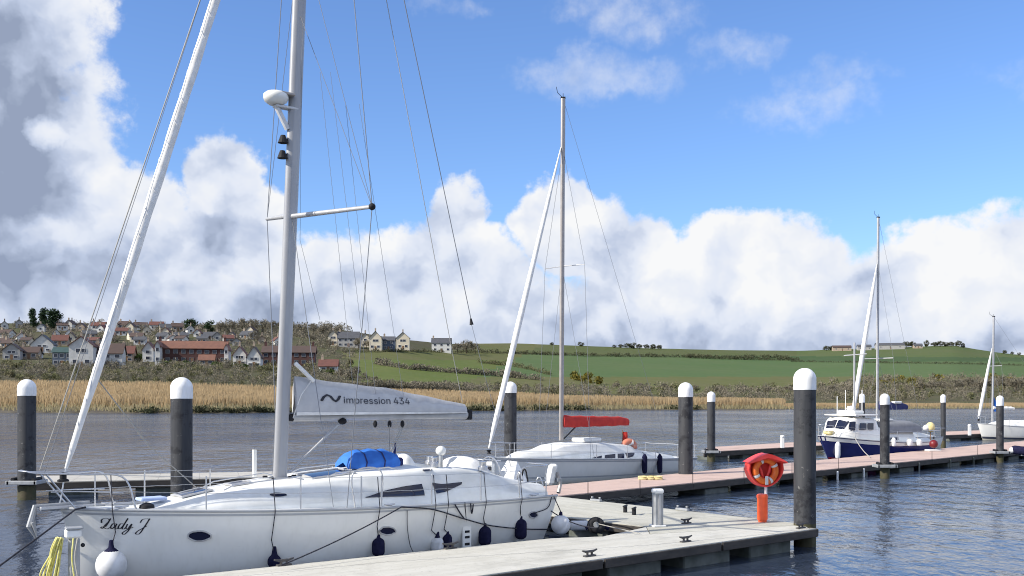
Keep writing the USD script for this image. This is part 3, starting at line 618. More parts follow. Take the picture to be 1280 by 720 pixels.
for (px, wpx, h, wl, rf, lab) in ((1052, 22, 4, 'tan', 'brown', 'long low tan farm barn left on the hilltop'), (1080, 16, 4, 'grey', 'slate', 'grey farm barn in the middle of the hilltop farm'), (1112, 34, 5, 'grey', 'slate', 'longest grey farm shed on the hilltop'), (1147, 10, 3, 'tan', 'slate', 'smallest shed at the right of the hilltop farm')):
    H(lab, px, yR(px) + 2.0, wpx, h, 2.6, wl, rf, False, 12, chim=0, wins=3, storeys=1, name='farm_building')
# ------------------------------------------------------------------ piles
def pile(label, px, wpx, ytop, ycap, Y, collar=None, algae=0.5, group=None):
    X = (px - 640) / FPX * Y; r = wpx * Y / FPX / 2; zt = EYE + (HY - ytop) * Y / FPX; zc = EYE + (HY - ycap) * Y / FPX
    t = Thing('mooring_pile', label, 'pile', (X, Y, 0), 0, group)
    b = MB(); b.lathe((X, Y, 0), [(r, algae), (r, zc + .02), (r * .9, zc + .05)], 28); b.lathe((X, Y, 0), [(r * 1.006, zc - .30), (r * 1.006, zc - .26)], 28); t.part('shaft', b, M['pile'], 40)
    b = MB(); b.lathe((X, Y, 0), [(r * .99, -1.5), (r * 1.004, algae)], 28); t.part('waterline_band', b, M['algae'], 40, label='green and brown algae stained lower end')
    rc = r * 1.035; hd = zt - zc; dome = min(rc, hd * .55)
    prof = [(rc * .97, zc - .01), (rc, zc + .01), (rc, zt - dome)] + [(rc * math.cos(a), zt - dome + dome * math.sin(a)) for a in np.linspace(.15, 1.52, 9)] + [(0.001, zt)]
    b = MB(); b.lathe((X, Y, 0), prof, 28); t.part('cap', b, M['pilecap'], 40)
    if collar is not None:
        b = MB()
        for s in (-1, 1): b.box((X, Y + s * (r + .09), collar), (2 * r + .5, .10, .14), bev=.02); b.box((X + s * (r + .17), Y, collar), (.10, 2 * r + .28, .14), bev=.02)
        t.part('guide_collar', b, M['galv'])
        for s in (-1, 1):
            b = MB(); b.tube([(X + s * (r + .06), Y - r - .02, collar + .11), (X + s * (r + .06), Y + r + .02, collar + .11)], .06, 8); t.part('roller', b, M['black'])
    return t
pile('thick grey pile at the end of the near pontoon, tallest and nearest', 1006, 27, 460, 487, 25.45, None, .55)
pile('grey pile with ribbed side at the stern of the red cover yacht', 857, 18, 478, 496, 41.9, None)
pile('slim grey pile at the left end of the far finger pontoon', 889, 10, 489.5, 502, 57.2, .55)
pile('grey pile in front of the blue hulled boat on the walkway edge', 1106, 11.6, 492, 505.5, 45.8, .55)
pile('grey pile in front of the small white yacht at the right', 1250, 8.8, 494.5, 507, 56.6, .55)
pile('thinnest grey pile right of the blue hulled boat', 1179, 6.2, 493, 503, 72)
pile('thick dark pile behind the foredeck of the big white yacht', 227, 26.5, 471.5, 498, 30, None, .9)
pile('dark pile with green algae at the left edge behind the bow', 33.5, 21.5, 474, 494.5, 36.6, .62, .5)
pile('dark pile behind the furled headsail foot of the red cover yacht', 638, 15.5, 477, 491, 47.5)
pile('pile behind the pilothouse of the blue hulled boat', 1077.5, 7.0, 492, 503, 70)

# ------------------------------------------------------------------ pontoons
DZ = 0.5
def dz(px, py): return at_z(px, py, DZ)[:2]
def lerp2(a, b, t): return np.array(a) + (np.array(b) - np.array(a)) * t
def line_pt(p, q_, px):                    # a photo line p-q at column px, dropped on deck level
    return dz(px, p[1] + (q_[1] - p[1]) * (px - p[0]) / (q_[0] - p[0]))
def deck_poly(t, name, pts, mat, z1=DZ, th=.07, label=None):
    b = MB(); b.poly(pts, z1 - th, z1); return t.part(name, b, mat, label=label)
def edge_beam(t, a, b_, z0, z1, wd, mat, name='fascia', inset=0.0):
    a, b_ = np.array(a), np.array(b_); d = b_ - a; Ln = np.linalg.norm(d); d /= Ln; nrm = np.array([d[1], -d[0]])
    c = (a + b_) / 2 - nrm * (wd / 2 + inset); m = MB(); m.box((c[0], c[1], (z0 + z1) / 2), (Ln, wd, z1 - z0), math.atan2(d[1], d[0]), .012); t.part(name, m, mat)
def floats(t, a, b_, inset, wd, ln, gap, z0=-.35, z1=.28):
    a, b_ = np.array(a), np.array(b_); d = b_ - a; Ln = np.linalg.norm(d); d /= Ln; nrm = np.array([-d[1], d[0]]); k = int(Ln / (ln + gap))
    for i in range(k):
        c = a + d * ((i + .5) * Ln / k) + nrm * inset; m = MB(); m.box((c[0], c[1], (z0 + z1) / 2), (ln, wd, z1 - z0), math.atan2(d[1], d[0]), .03); t.part('float', m, M['float'])
# near finger and its cross piece
Fr = ((640, 714), (1010, 662)); Bk = ((235, 719), (680, 673.7)); Mi = ((490, 702), (815, 681))
f0, f1 = line_pt(*Fr, 330), dz(1022, 660.3); b0, b1 = line_pt(*Bk, 20), dz(690, 672.7)
m0, m1 = lerp2(f0, b0, .62), None
near = Thing('pontoon', 'pale grey finger pontoon in front of the big white yacht', 'pontoon', (f1[0], f1[1], 0))
tip = dz(1004, 656.2); j2, j3 = dz(813, 667.6), dz(752, 670.6)
mid = [line_pt(*Mi, 480), line_pt(*Mi, 640), line_pt(*Mi, 815), dz(960, 667.5)]
ml = lerp2(b0, f0, .16)
outer = [f0, f1, dz(1012, 660.5), mid[3], mid[2], mid[1], mid[0], ml]
def off(a, b_, d):                         # a line moved sideways by d
    a, b_ = np.array(a), np.array(b_); v = (b_ - a) / np.linalg.norm(b_ - a); return a + np.array([-v[1], v[0]]) * d, b_ + np.array([-v[1], v[0]]) * d
def strip(poly, lo=0, hi=1):
    from shapely.geometry import Polygon
    return list(Polygon(poly).buffer(-.012, join_style=2).exterior.coords)[:-1]
def split_along(poly, a, b_, parts):       # cut a strip crosswise into decking panels
    from shapely.geometry import Polygon, box as sbox
    from shapely import affinity
    P = Polygon(poly).buffer(0); a, b_ = np.array(a), np.array(b_); d = b_ - a; Ln = np.linalg.norm(d); ang = math.degrees(math.atan2(d[1], d[0])); out = []
    for i in range(parts):
        s = affinity.translate(affinity.rotate(sbox(i * Ln / parts + (.004 if i else -3), -30, (i + 1) * Ln / parts - (.004 if i < parts - 1 else -3), 30), ang, origin=(0, 0)), a[0], a[1])
        r = P.intersection(s)
        for g in getattr(r, 'geoms', [r]):
            if g.area > .02: out.append(list(g.exterior.coords)[:-1])
    return out
for p in split_along(strip(outer), f0, f1, 5): deck_poly(near, 'deck_panel', p, M['dock'])
inner = [ml, mid[0], mid[1], mid[2], mid[3], dz(1012, 660.5), tip, dz(880, 663.6), j2, j3, b1, b0]
for p in split_along(strip(inner), f0, f1, 5): deck_poly(near, 'deck_panel', p, M['dock'])
under = MB(); under.poly([f0, f1, tip, j2, j3, b1, b0], DZ - .10, DZ - .075); near.part('frame', under, M['fascia'])
for i in range(4): edge_beam(near, lerp2(f0, f1, i / 4 + .002), lerp2(f0, f1, (i + 1) / 4 - .002), .30, DZ - .02, .07, M['fascia'], inset=-.035)
edge_beam(near, f1, tip, .30, DZ - .02, .07, M['fascia'], inset=-.03); edge_beam(near, b1, b0, .30, DZ - .02, .07, M['fascia'], inset=-.03)
floats(near, lerp2(f0, f1, .03), lerp2(f0, f1, .97), .95, 1.5, 1.55, .5)
for px_, py_ in ((737, 695.5), (857, 677.5), (1001, 660.5), (858, 654.5), (355, 707), (563, 686)):
    c = at_z(px_, py_, DZ); k = Thing('mooring_cleat', {737: 'dark cleat on the front edge of the near pontoon, left one', 857: 'dark cleat on the front edge of the near pontoon, second one', 1001: 'cleat beside the foot of the nearest thick pile', 858: 'small cleat right of the grey service post', 355: 'cleat holding the spring rope on the pontoon edge', 563: 'cleat on the pontoon edge by the hull fenders'}[px_], 'cleat', c, .69)
    b = MB(); b.box((0, 0, .015), (.30, .09, .03), bev=.01); k.part('base', b, M['cleat'], world=False)
    for s in (-1, 1): b = MB(); b.tube([(s * .06, 0, .02), (s * .06, 0, .10)], .024, 8); k.part('post', b, M['cleat'], world=False)
    b = MB(); b.tube([(-.20, 0, .125), (-.1, 0, .10), (.1, 0, .10), (.20, 0, .125)], [.016, .026, .026, .016], 8); k.part('horn', b, M['cleat'], world=False)
cross = Thing('pontoon', 'pale cross pontoon joining the near finger to the pink walkway', 'pontoon', (*dz(840, 648), 0))
c0, c1 = line_pt((706, 621.4), (880, 640), 672), dz(993, 653.4); d0, d1 = line_pt((711, 647), (808, 658.4), 660), dz(808, 658.4)
ca, cb = lerp2(c0, d0, .5), lerp2(c1, dz(900, 660), .55)
for p in split_along(strip([c0, c1, tip, cb, ca]), c0, c1, 3): deck_poly(cross, 'deck_panel', p, M['dock2'])
for p in split_along(strip([ca, cb, tip, dz(880, 663.6), j2, d1, d0]), c0, c1, 3): deck_poly(cross, 'deck_panel', p, M['dock2'])
gus = Thing('pontoon_bracket', 'small triangular deck bracket where the cross pontoon meets the finger', 'bracket', (*j3, 0)); deck_poly(gus, 'plate', strip([j3, j2, d1]), M['dock'], DZ - .004); edge_beam(gus, d1, j3, .34, DZ - .03, .05, M['fascia'], inset=-.03)
under = MB(); under.poly([c0, c1, tip, j2, d1, d0], DZ - .10, DZ - .075); cross.part('frame', under, M['fascia'])
edge_beam(cross, c1, c0, .28, DZ - .02, .07, M['fascia'], inset=-.03); edge_beam(cross, d0, d1, .28, DZ - .02, .07, M['fascia'], inset=-.03)
floats(cross, c0, c1, -.75, 1.1, 1.5, .6); floats(cross, d0, d1, .6, .9, 1.4, .7)
for px_, lab in ((745, 'first'), (853, 'second')):
    y_ = 621.4 + (px_ - 706) * .107; c = at_z(px_, y_ + 1.2, DZ); b = MB()
    br = Thing('edge_bracket', f'pale steel bracket on the back edge of the cross pontoon, {lab} from the yacht stern', 'bracket', c, -.86); b.box((0, 0, .035), (.42, .12, .07), bev=.015); br.part('plate', b, M['galv'], world=False)
    for s in (-1, 1): b = MB(); b.tube([(s * .16, 0, .10), (s * .16, 0, .14)], .035, 8); br.part('bolt', b, M['galv'], world=False)
for px_, y_, lab in ((781.5, 640.5, 'left black mooring cleat on the cross pontoon'), (792.5, 643.5, 'right black mooring cleat on the cross pontoon')):
    c = at_z(px_, y_, DZ); k = Thing('mooring_cleat', lab, 'cleat', c, 1.2); b = MB(); b.tube([(0, 0, 0), (0, 0, .16)], .055, 10); k.part('post', b, M['black'], world=False)
    b = MB(); b.tube([(-.18, 0, .18), (0, 0, .16), (.18, 0, .18)], [.025, .045, .025], 8); k.part('horn', b, M['black'], world=False)
# the long pink walkway
wf = lambda px: dz(px, 619 - .0985 * (px - 706)); wb = lambda px: dz(px, 605.5 - .0948 * (px - 703))
walk = Thing('walkway', 'long pink decked walkway pontoon running to the right behind the near pontoon', 'walkway', (*wf(900), 0))
cuts = [668, 735, 800, 866, 930, 990, 1048, 1105, 1165, 1222, 1284, 1350, 1420]
for i, (a, b_) in enumerate(zip(cuts, cuts[1:])):
    A, B, C, D = wf(a), wf(b_), wb(b_), wb(a); deck_poly(walk, 'deck_panel', strip([A, B, C, D]), M['red_dock'])
    edge_beam(walk, A, B, .24, DZ - .03, .07, M['fascia'], inset=-.03); edge_beam(walk, C, D, .24, DZ - .03, .07, M['fascia'], inset=-.03)
    floats(walk, A, B, .7, 1.2, 1.5, 1.6, -.3, .20)
under = MB(); under.poly([wf(668), wf(1420), wb(1420), wb(668)], DZ - .10, DZ - .075); walk.part('frame', under, M['fascia'])
for k_, px_ in enumerate((1046, 1079, 1148, 1187, 1216)):
    c = wf(px_); b = MB(); b.box((c[0], c[1] - .09, .18), (.10, .06, .42), .8, .01); solo('fender_strip', b, M['white'] if k_ < 2 else M['float'], 'short pale rubbing strip on the front edge of the pink walkway', 'rubbing strip', 'rubbing strips of the walkway')
# further finger pontoons
def plain_pontoon(label, poly, mat, front, parts=3, fl=True):
    t = Thing('pontoon', label, 'pontoon', (*poly[0], 0))
    for p in split_along(strip(poly), front[0], front[1], parts): deck_poly(t, 'deck_panel', p, mat)
    b = MB(); b.poly(poly, DZ - .10, DZ - .075); t.part('frame', b, M['fascia'])
    edge_beam(t, front[0], front[1], .20, DZ - .03, .08, M['fascia'], inset=-.03); floats(t, front[0], front[1], .6, 1.0, 1.6, 1.2, -.3, .22); return t
P4 = [dz(880, 564.8), dz(1030, 556.4), dz(1030, 550.6), dz(884, 559)]
plain_pontoon('far finger pontoon with pink deck left of the nearest thick pile', P4, M['red_dock'], (P4[0], P4[1]))
P5 = [dz(1182, 543.8), dz(1330, 538), dz(1330, 533.6), dz(1182, 539.5)]
plain_pontoon('farthest pink finger pontoon beside the small white yacht', P5, M['red_dock'], (P5[0], P5[1]))
P6 = [dz(34, 603), dz(350, 596), dz(350, 589), dz(40, 595)]
plain_pontoon('low pale pontoon on the river behind the big white yacht', P6, M['grey_dock'], (P6[0], P6[1]), 6)
for px_, yb, yt, Y_, lab in ((978, 553, 537, 62, 'small white service post on the far finger pontoon'), (1212, 541, 527, 81, 'small white service post on the farthest pontoon')):
    p = at_y(px_, yb, Y_); t = Thing('service_post', lab, 'service post', (p[0], p[1], DZ)); h = (yb - yt) * Y_ / FPX
    b = MB(); b.box((0, 0, h * .44), (.20, .20, h * .88), bev=.02); t.part('body', b, M['white'], world=False); b = MB(); b.lathe((0, 0, 0), [(.13, h * .86), (.14, h * .92), (.10, h), (.001, h + .02)], 12); t.part('cap', b, M['white'], world=False)

# ------------------------------------------------------------------ things standing on the near pontoons
p = at_z(822, 658, DZ); sp_ = Thing('service_post', 'grey service post with white cap where the two pale pontoons meet', 'service post', p)
hh = (658 - 612) * p[1] / FPX; rr = 13 * p[1] / FPX / 2
b = MB(); b.box((0, 0, hh * .46), (rr * 1.9, rr * 1.5, hh * .92), .3, .03); sp_.part('body', b, M['galv'], world=False)
b = MB(); b.box((rr * .35, -rr * .78, hh * .46), (rr * .5, .02, hh * .8), .3, .004); sp_.part('cover_strip', b, M['alu'], world=False)
b = MB(); b.box((0, 0, hh * .96), (rr * 2.1, rr * 1.8, hh * .13), .3, .04); sp_.part('cap', b, M['white'], world=False)
b = MB(); b.box((0, 0, .02), (rr * 2.6, rr * 2.4, .04), .3, .01); sp_.part('base', b, M['white'], world=False)
p = at_z(91, 733, DZ); Yp = p[1]; sp2 = Thing('service_post', 'white capped service post with yellow hose at the lower left corner', 'service post', p)
hh = (733 - 660) * Yp / FPX; r_ = 10 * Yp / FPX
b = MB(); b.box((0.02, 0, hh * .42), (r_ * 1.35, r_ * 1.1, hh * .84), .5, .03); sp2.part('body', b, M['galv'], world=False)
b = MB(); b.box((0, 0, hh * .91), (r_ * 1.9, r_ * 1.6, hh * .16), .5, .03); sp2.part('head', b, M['white'], world=False)
b = MB(); b.box((0.02, 0, hh * 1.0), (r_ * 2.05, r_ * 1.7, .035), .5, .012); sp2.part('lid', b, M['galv'], world=False)
b = MB(); b.ball((.2, -.08, hh * .72), .035); sp2.part('socket', b, M['black'], world=False)
hose = Thing('hose', 'yellow hose hung in loops over the lower left service post', 'hose', p); q = np.random.default_rng(3)
for i in range(9):
    a = (-.16 + q.uniform(-.06, .03), -.12 + q.uniform(-.05, .05), hh * .86); e = (-.42 + q.uniform(-.12, .16), -.16 + q.uniform(-.1, .1), .06 + q.uniform(0, .2)); e2 = (e[0] + .14, e[1] + .04, hh * .80)
    b = MB(); b.tube(curve([a, (a[0] - .08, a[1] - .04, hh * .6), e, (e[0] + .07, e[1], .02), (e[0] + .15, e[1] + .02, hh * .4), (a[0] + .02, a[1] + .02, hh * .84)], 20), .013, 6); hose.part('loop', b, M['yellow'], True, world=False)
for i in range(2):
    b = MB(); b.tube(curve([(.06 + .07 * i, -.12, hh * .84), (.07 + .05 * i, -.2, hh * .5), (.12 + .06 * i, -.2, .1), (.1, -.16, .02)], 14), .013, 6); hose.part('loop', b, M['rope' if i else 'yellow'], True, world=False)

# lifebuoy cabinet
pz = at_z(958, 652, DZ); Yc = pz[1]; kk = Yc / FPX; cabinet = Thing('lifebuoy_cabinet', 'red lifebuoy cabinet on a thin white post near the thick pile', 'lifebuoy cabinet', pz)
zc = (652 - 587) * kk; S = 24.5 * kk       # centre height and half width of the shell
yaw = .25; cr, sr = math.cos(yaw), math.sin(yaw)
def cab(x, y, z): return (x * cr - y * sr, x * sr + y * cr, zc + z)
def shell_r(a):                            # outline: rounded below, a low peaked hood above
    x, z = math.cos(a), math.sin(a); return S * (1.0 if z < .25 else 1.0 - .10 * (z - .25))
ang = np.linspace(0, 2 * math.pi, 48, endpoint=False)
def outline(sc, y, drop=0.0):
    pts = []
    for a in ang:
        x, z = math.cos(a), math.sin(a)
        if z > .30: zz = .40 + .42 * (1 - abs(x) ** 1.4); xx = x * 1.04
        else: zz = z * .90; xx = x * (1 - .12 * max(0, -z))
        pts.append(cab(S * xx * sc, y, S * zz * sc - drop))
    return pts
dep = .26
b = MB(); b.loft([outline(.97, dep), outline(1.0, dep - .03), outline(1.0, 0.02), outline(.975, -.01), outline(.90, 0.0), outline(.88, .04), outline(.86, dep - .05)], True); g = outline(.97, dep); b.add(g + [cab(0, dep + .03, .05)], [(i, (i + 1) % 48, 48) for i in range(48)])
cabinet.part('shell', b, M['redplastic'], 35, world=False)
b = MB(); g = outline(.865, dep - .05); b.add(g + [cab(0, dep - .05, 0)], [((i + 1) % 48, i, 48) for i in range(48)]); cabinet.part('back_panel', b, M['redplastic'], world=False, label='dark red inside of the cabinet')
b = MB(); hood = []
for u in np.linspace(-1, 1, 17):
    zt_ = .40 + .44 * (1 - abs(u) ** 1.4); hood.append([cab(S * 1.07 * u, dep, S * zt_), cab(S * 1.09 * u, -.10, S * (zt_ - .02)), cab(S * 1.09 * u, -.12, S * (zt_ - .07 - .16 * (1 - u * u))), cab(S * 1.02 * u, 0.0, S * (zt_ - .12 - .22 * (1 - u * u)))])
b.loft(hood); cabinet.part('hood', b, M['redplastic'], 40, world=False)
for s in (-1, 1):
    b = MB(); b.tube([cab(s * S * .07, .10, -S * .5), cab(s * S * .22, .06, -S * .1), cab(s * S * .36, .10, S * .36)], [S * .045, S * .07, S * .05], 8); cabinet.part('bracket', b, M['redplastic'], True, world=False)
b = MB(); b.tube([(0, .06, 0), (0, .06, zc - S * .45)], .036, 10); b.box((0, .06, .012), (.22, .22, .024), bev=.006); cabinet.part('post', b, M['white'], world=False)
b = MB(); b.box((0, -.03, zc - S * .55), (.085, .03, .22), yaw, .01); cabinet.part('tag', b, M['white'], world=False)
buoy = Thing('lifebuoy', 'orange lifebuoy ring hung inside the red cabinet', 'lifebuoy', pz)
R0, R1 = S * .56, S * .17
for i in range(4):
    a0 = i * math.pi / 2 + .6; pts = [cab(R0 * math.cos(a), .05, R0 * math.sin(a) - S * .06) for a in np.linspace(a0, a0 + math.pi / 2 - .24, 14)]
    b = MB(); b.tube(pts, R1, 12, ax=(0, 1, 0)); buoy.part('segment', b, M['ring'], True, world=False)
    pts = [cab(R0 * math.cos(a), .05, R0 * math.sin(a) - S * .06) for a in np.linspace(a0 + math.pi / 2 - .24, a0 + math.pi / 2, 5)]
    b = MB(); b.tube(pts, R1 * 1.04, 12, ax=(0, 1, 0)); buoy.part('band', b, M['white'], True, world=False)
ex = Thing('line_holder', 'orange cylinder holder standing at the foot of the lifebuoy post', 'line holder', at_z(953, 652.5, DZ))
h = 34 * kk; r = 6.6 * kk; b = MB(); b.lathe((0, 0, 0), [(r * .9, .05), (r, .08), (r, h * .9), (r * .92, h * .93)], 20); ex.part('tube', b, M['orange'], 40, world=False)
b = MB(); b.lathe((0, 0, 0), [(r * 1.07, h * .9), (r * 1.07, h * .98), (r * .9, h * 1.02), (.001, h * 1.03)], 20); ex.part('lid', b, M['orange'], 40, world=False)
b = MB(); b.lathe((0, 0, 0), [(.001, 0.001), (r * .8, .001), (r * .8, .06)], 16); ex.part('foot', b, M['orange'], world=False)

# ------------------------------------------------------------------ boats
class Boat:
    def __init__(s, name, label, cat, B, ang, L, bmax, sm, bst, zbow, zmid, zst, rake=.8, bowpow=.75, zk=-.4, group=None, trake=0.0):
        s.B, s.L = np.array(B, float), L; s.a = np.array([math.cos(ang), math.sin(ang)]); s.n = np.array([s.a[1], -s.a[0]])
        s.bmax, s.sm, s.bst, s.zz, s.rk, s.bp, s.zk, s.trk = bmax, sm, bst, (zbow, zmid, zst), rake, bowpow, zk, trake
        c = s.W(L * .5, 0, 0); s.t = Thing(name, label, cat, (c[0], c[1], 0), group=group)
    def W(s, a, t, z):
        a, t, z = np.broadcast_arrays(np.asarray(a, float), np.asarray(t, float), np.asarray(z, float))
        return np.stack([s.B[0] + a * s.a[0] + t * s.n[0], s.B[1] + a * s.a[1] + t * s.n[1], z], -1)
    def zs(s, x):
        u = np.asarray(x) / s.L; b, m_, e = s.zz; return b * (1 - u) * (1 - 2 * u) + m_ * 4 * u * (1 - u) + e * u * (2 * u - 1)
    def hb(s, x):
        x = np.clip(np.asarray(x, float), 0, s.L); f = s.bmax * np.sin(math.pi / 2 * np.clip(x / s.sm, 0, 1)) ** s.bp
        k = np.clip((x - s.sm) / (s.L - s.sm), 0, 1); return np.where(x > s.sm, s.bmax + (s.bst - s.bmax) * k ** 2, f)
    def hull(s, x, v, side=1):             # v: 0 keel .. 1 sheer
        x, v = np.broadcast_arrays(np.asarray(x, float), np.asarray(v, float)); u = x / s.L
        e = .27 + .5 * np.clip(1 - u / .45, 0, 1) ** 1.5; t = s.hb(x) * np.maximum(v, 0) ** e
        z = s.zk + (s.zs(x) - s.zk) * v; xx = x + s.rk * (1 - v) * np.clip(1 - u / .35, 0, 1) ** 1.5 + s.trk * (1 - v) * np.clip((u - .8) / .2, 0, 1)
        return s.W(xx, t * side, z)
    def deckz(s, x, t): return s.zs(x) - .03 + .06 * (1 - (t / np.maximum(s.hb(x), .05)) ** 2)
    def find(s, fn, u, v, px, py):
        U, V = np.meshgrid(u, v, indexing='ij'); pr = proj(fn(U, V)); d = ((pr - (px, py)) ** 2).sum(-1); i = np.unravel_index(d.argmin(), d.shape); return U[i], V[i]
    def onhull(s, px, py, out=0.0):
        u, v = s.find(s.hull, np.linspace(0.02, s.L, 400), np.linspace(0, 1, 160), px, py); p = s.hull(u, v); p[:2] += s.n * out; return p
    def sheer_s(s, px, side=1): x = np.linspace(0.02, s.L, 800); pr = proj(s.hull(x, 1.0, side)); return x[np.abs(pr[:, 0] - px).argmin()]
    def build_hull(s, mat, band=None, bandz=None, deckmat=None):
        x = np.concatenate([np.linspace(0.0, s.L * .2, 14)[:-1], np.linspace(s.L * .2, s.L, 34)]); v = np.linspace(0, 1, 17)
        b = MB()
        for sd in (1, -1): b.loft([s.hull(xi, v, sd) for xi in x])
        st = np.vstack([s.hull(s.L, v, 1)[::-1], s.hull(s.L, v[1:], -1)]); c = st.mean(0); b.add(np.vstack([st, c[None]]), [(i, i + 1, len(st)) for i in range(len(st) - 1)] + [(len(st) - 1, 0, len(st))])
        s.t.part('hull', b, mat, 35)
        b = MB(); b.loft([[s.W(xi, s.hb(xi) * k * .985, s.deckz(xi, s.hb(xi) * k)) for k in np.linspace(-1, 1, 9)] for xi in x]); s.t.part('deck', b, deckmat or M['deck'], True)
        for sd in (1, -1):
            b = MB(); b.tube([s.hull(xi, 1.0, sd) + (0, 0, .012) for xi in x], .028, 6); s.t.part('toe_rail', b, M['grey_gel'], True)
    def band(s, v0, v1, mat, name, out=.006, x0=.02):
        for sd in (1, -1):
            b = MB(); b.loft([[s.hull(xi, v, sd) + np.append(s.n * sd * out, 0) for v in np.linspace(v0, v1, 4)] for xi in np.linspace(x0, s.L - .02, 50)]); s.t.part(name, b, mat, True)
    def roof_setup(s, tabl):
        S_, w0, w1, h, hc = np.array(tabl, float).T; s.rs = (S_[0], S_[-1])
        from scipy.interpolate import PchipInterpolator as P
        s.rf = [P(S_, k) for k in (w0, w1, h, hc)]
    def roof(s, x, v):                     # v in 0..8 across from the near side to the far side
        x, v = np.broadcast_arrays(np.asarray(x, float), np.asarray(v, float)); w0, w1, h, hc = [f(x) for f in s.rf]
        zd = s.zs(x) - .02
        T = np.stack([w0, w0 * .985, w1 + .35 * (w0 - w1) * .6, w1, w1 * .86, w1 * .72, w1 * .4, w1 * 0], -1); Z = np.stack([zd - .03, zd + h * .35, zd + h * .78, zd + h * .93, zd + h, zd + hc * .96, zd + hc * 1.02, zd + hc * 1.05], -1)
        k = np.clip(np.where(v <= 7, v, 14 - v), 0, 7); i = np.clip(k.astype(int), 0, 6); f = (k - i)
        tt = np.take_along_axis(T, i[..., None], -1)[..., 0] * (1 - f) + np.take_along_axis(T, (i + 1)[..., None], -1)[..., 0] * f
        zz = np.take_along_axis(Z, i[..., None], -1)[..., 0] * (1 - f) + np.take_along_axis(Z, (i + 1)[..., None], -1)[..., 0] * f
        return s.W(x, tt * np.where(v <= 7, 1, -1), zz)
    def build_roof(s, mat, name='coachroof'):
        x = np.linspace(*s.rs, 110); v = np.arange(0, 14.01, .5); b = MB(); b.loft([s.roof(xi, v) for xi in x])
        for e in s.rs:
            r = s.roof(e, v); b.add(np.vstack([r, r.mean(0)[None]]), [(i, i + 1, len(r)) for i in range(len(r) - 1)])
        return s.t.part(name, b, mat, 40)
    def pane_on(s, fn, uv, mat, name, out=.012, n=14, parent=None):   # uv: lower edge and upper edge polylines in surface coordinates
        lo, hi = [np.array(k, float) for k in uv]; t = np.linspace(0, 1, n)
        def samp(p): d = np.r_[0, np.cumsum(np.hypot(*np.diff(p, axis=0).T))]; d /= d[-1]; return np.stack([np.interp(t, d, p[:, 0]), np.interp(t, d, p[:, 1])], 1)
        a, c = samp(lo), samp(hi); g = []
        for i in range(n):
            row = []
            for k in np.linspace(0, 1, 4):
                u, v = a[i] + (c[i] - a[i]) * k; row.append(fn(u, v) + np.append(s.n * out, out * .6))
            g.append(row)
        b = MB(); b.loft(g); s.t.part(name, b, mat, True, parent=parent)
    def rod(s, name, pts, r, mat, sides=6, parent=None, smooth=True, ax=None, r2=None, label=None):
        b = MB(); b.tube(pts, r, sides, r2, ax); return s.t.part(name, b, mat, smooth, parent=parent, label=label)

# ---- the big white yacht
yA = Boat('yacht', 'big white yacht with grey boom cover lying along the near pontoon', 'yacht', (-8.18, 18.83), math.radians(38.9), 10.62, 1.75, 6.2, 1.55, 1.63, 1.40, 1.33, rake=.55, trake=-.25)
yA.build_hull(M['gel'])
yA.roof_setup([(1.15, .12, .08, .02, .02), (1.8, .45, .30, .13, .13), (2.7, .80, .55, .32, .32), (4.0, 1.04, .78, .50, .50), (5.2, 1.22, .98, .62, .62), (6.4, 1.32, 1.10, .72, .72), (7.3, 1.36, 1.16, .77, .76), (7.9, 1.38, 1.18, .77, .60), (8.6, 1.41, 1.20, .70, .05), (9.4, 1.42, 1.15, .50, .05), (10.0, 1.40, 1.16, .36, .05), (10.5, 1.36, 1.15, .28, .05)])
coach = yA.build_roof(M['deck'])
rv = np.linspace(0.1, 3.4, 160); rx = np.linspace(1.2, 10.4, 400)
def rp(px, py): return yA.find(yA.roof, rx, rv, px, py)
def pane_px(lo, hi, name='cabin_window', out=.012, mat=None): yA.pane_on(yA.roof, ([rp(*k) for k in lo], [rp(*k) for k in hi]), mat or M['dkglass'], name, out)
pane_px([(457, 622.5), (480, 621.5), (505, 621), (531, 619.5)], [(457, 621.5), (482, 613), (505, 608), (527, 605)])
pane_px([(545, 617.5), (556, 615.5), (566, 611), (577, 605.8)], [(539.5, 603.5), (552, 605.5), (565, 604), (577, 603)])
pane_px([(337, 619.5), (343, 621), (350, 621), (358, 619.5)], [(337, 617.5), (343, 616.2), (350, 616.2), (358, 618)], 'portlight')
pane_px([(528, 588.5), (534, 588.8), (540, 588)], [(528, 585), (534, 584), (540, 584.2)], 'roof_hatch')
def hull_oval(px, py, w, h, mat, name):
    b = MB(); c = [yA.onhull(px + w / 2 * math.cos(a), py + h / 2 * math.sin(a), .008) for a in np.linspace(0, 2 * math.pi, 18, endpoint=False)]; m_ = yA.onhull(px, py, .008)
    b.add(np.vstack([c, m_[None]]), [(i, (i + 1) % 18, 18) for i in range(18)]); p_ = yA.t.part(name, b, mat)
    b = MB(); b.tube(np.vstack([c, c[:1]]), .016, 6); yA.t.part('frame', b, M['alu'], parent=p_)
for o in ((249, 670, 29, 12), (484, 663.5, 20, 10), (666.5, 643.5, 10, 8)): hull_oval(*o, M['dkglass'], 'portlight')
yA.band(.955, .975, M['grey_gel'], 'sheer_stripe')
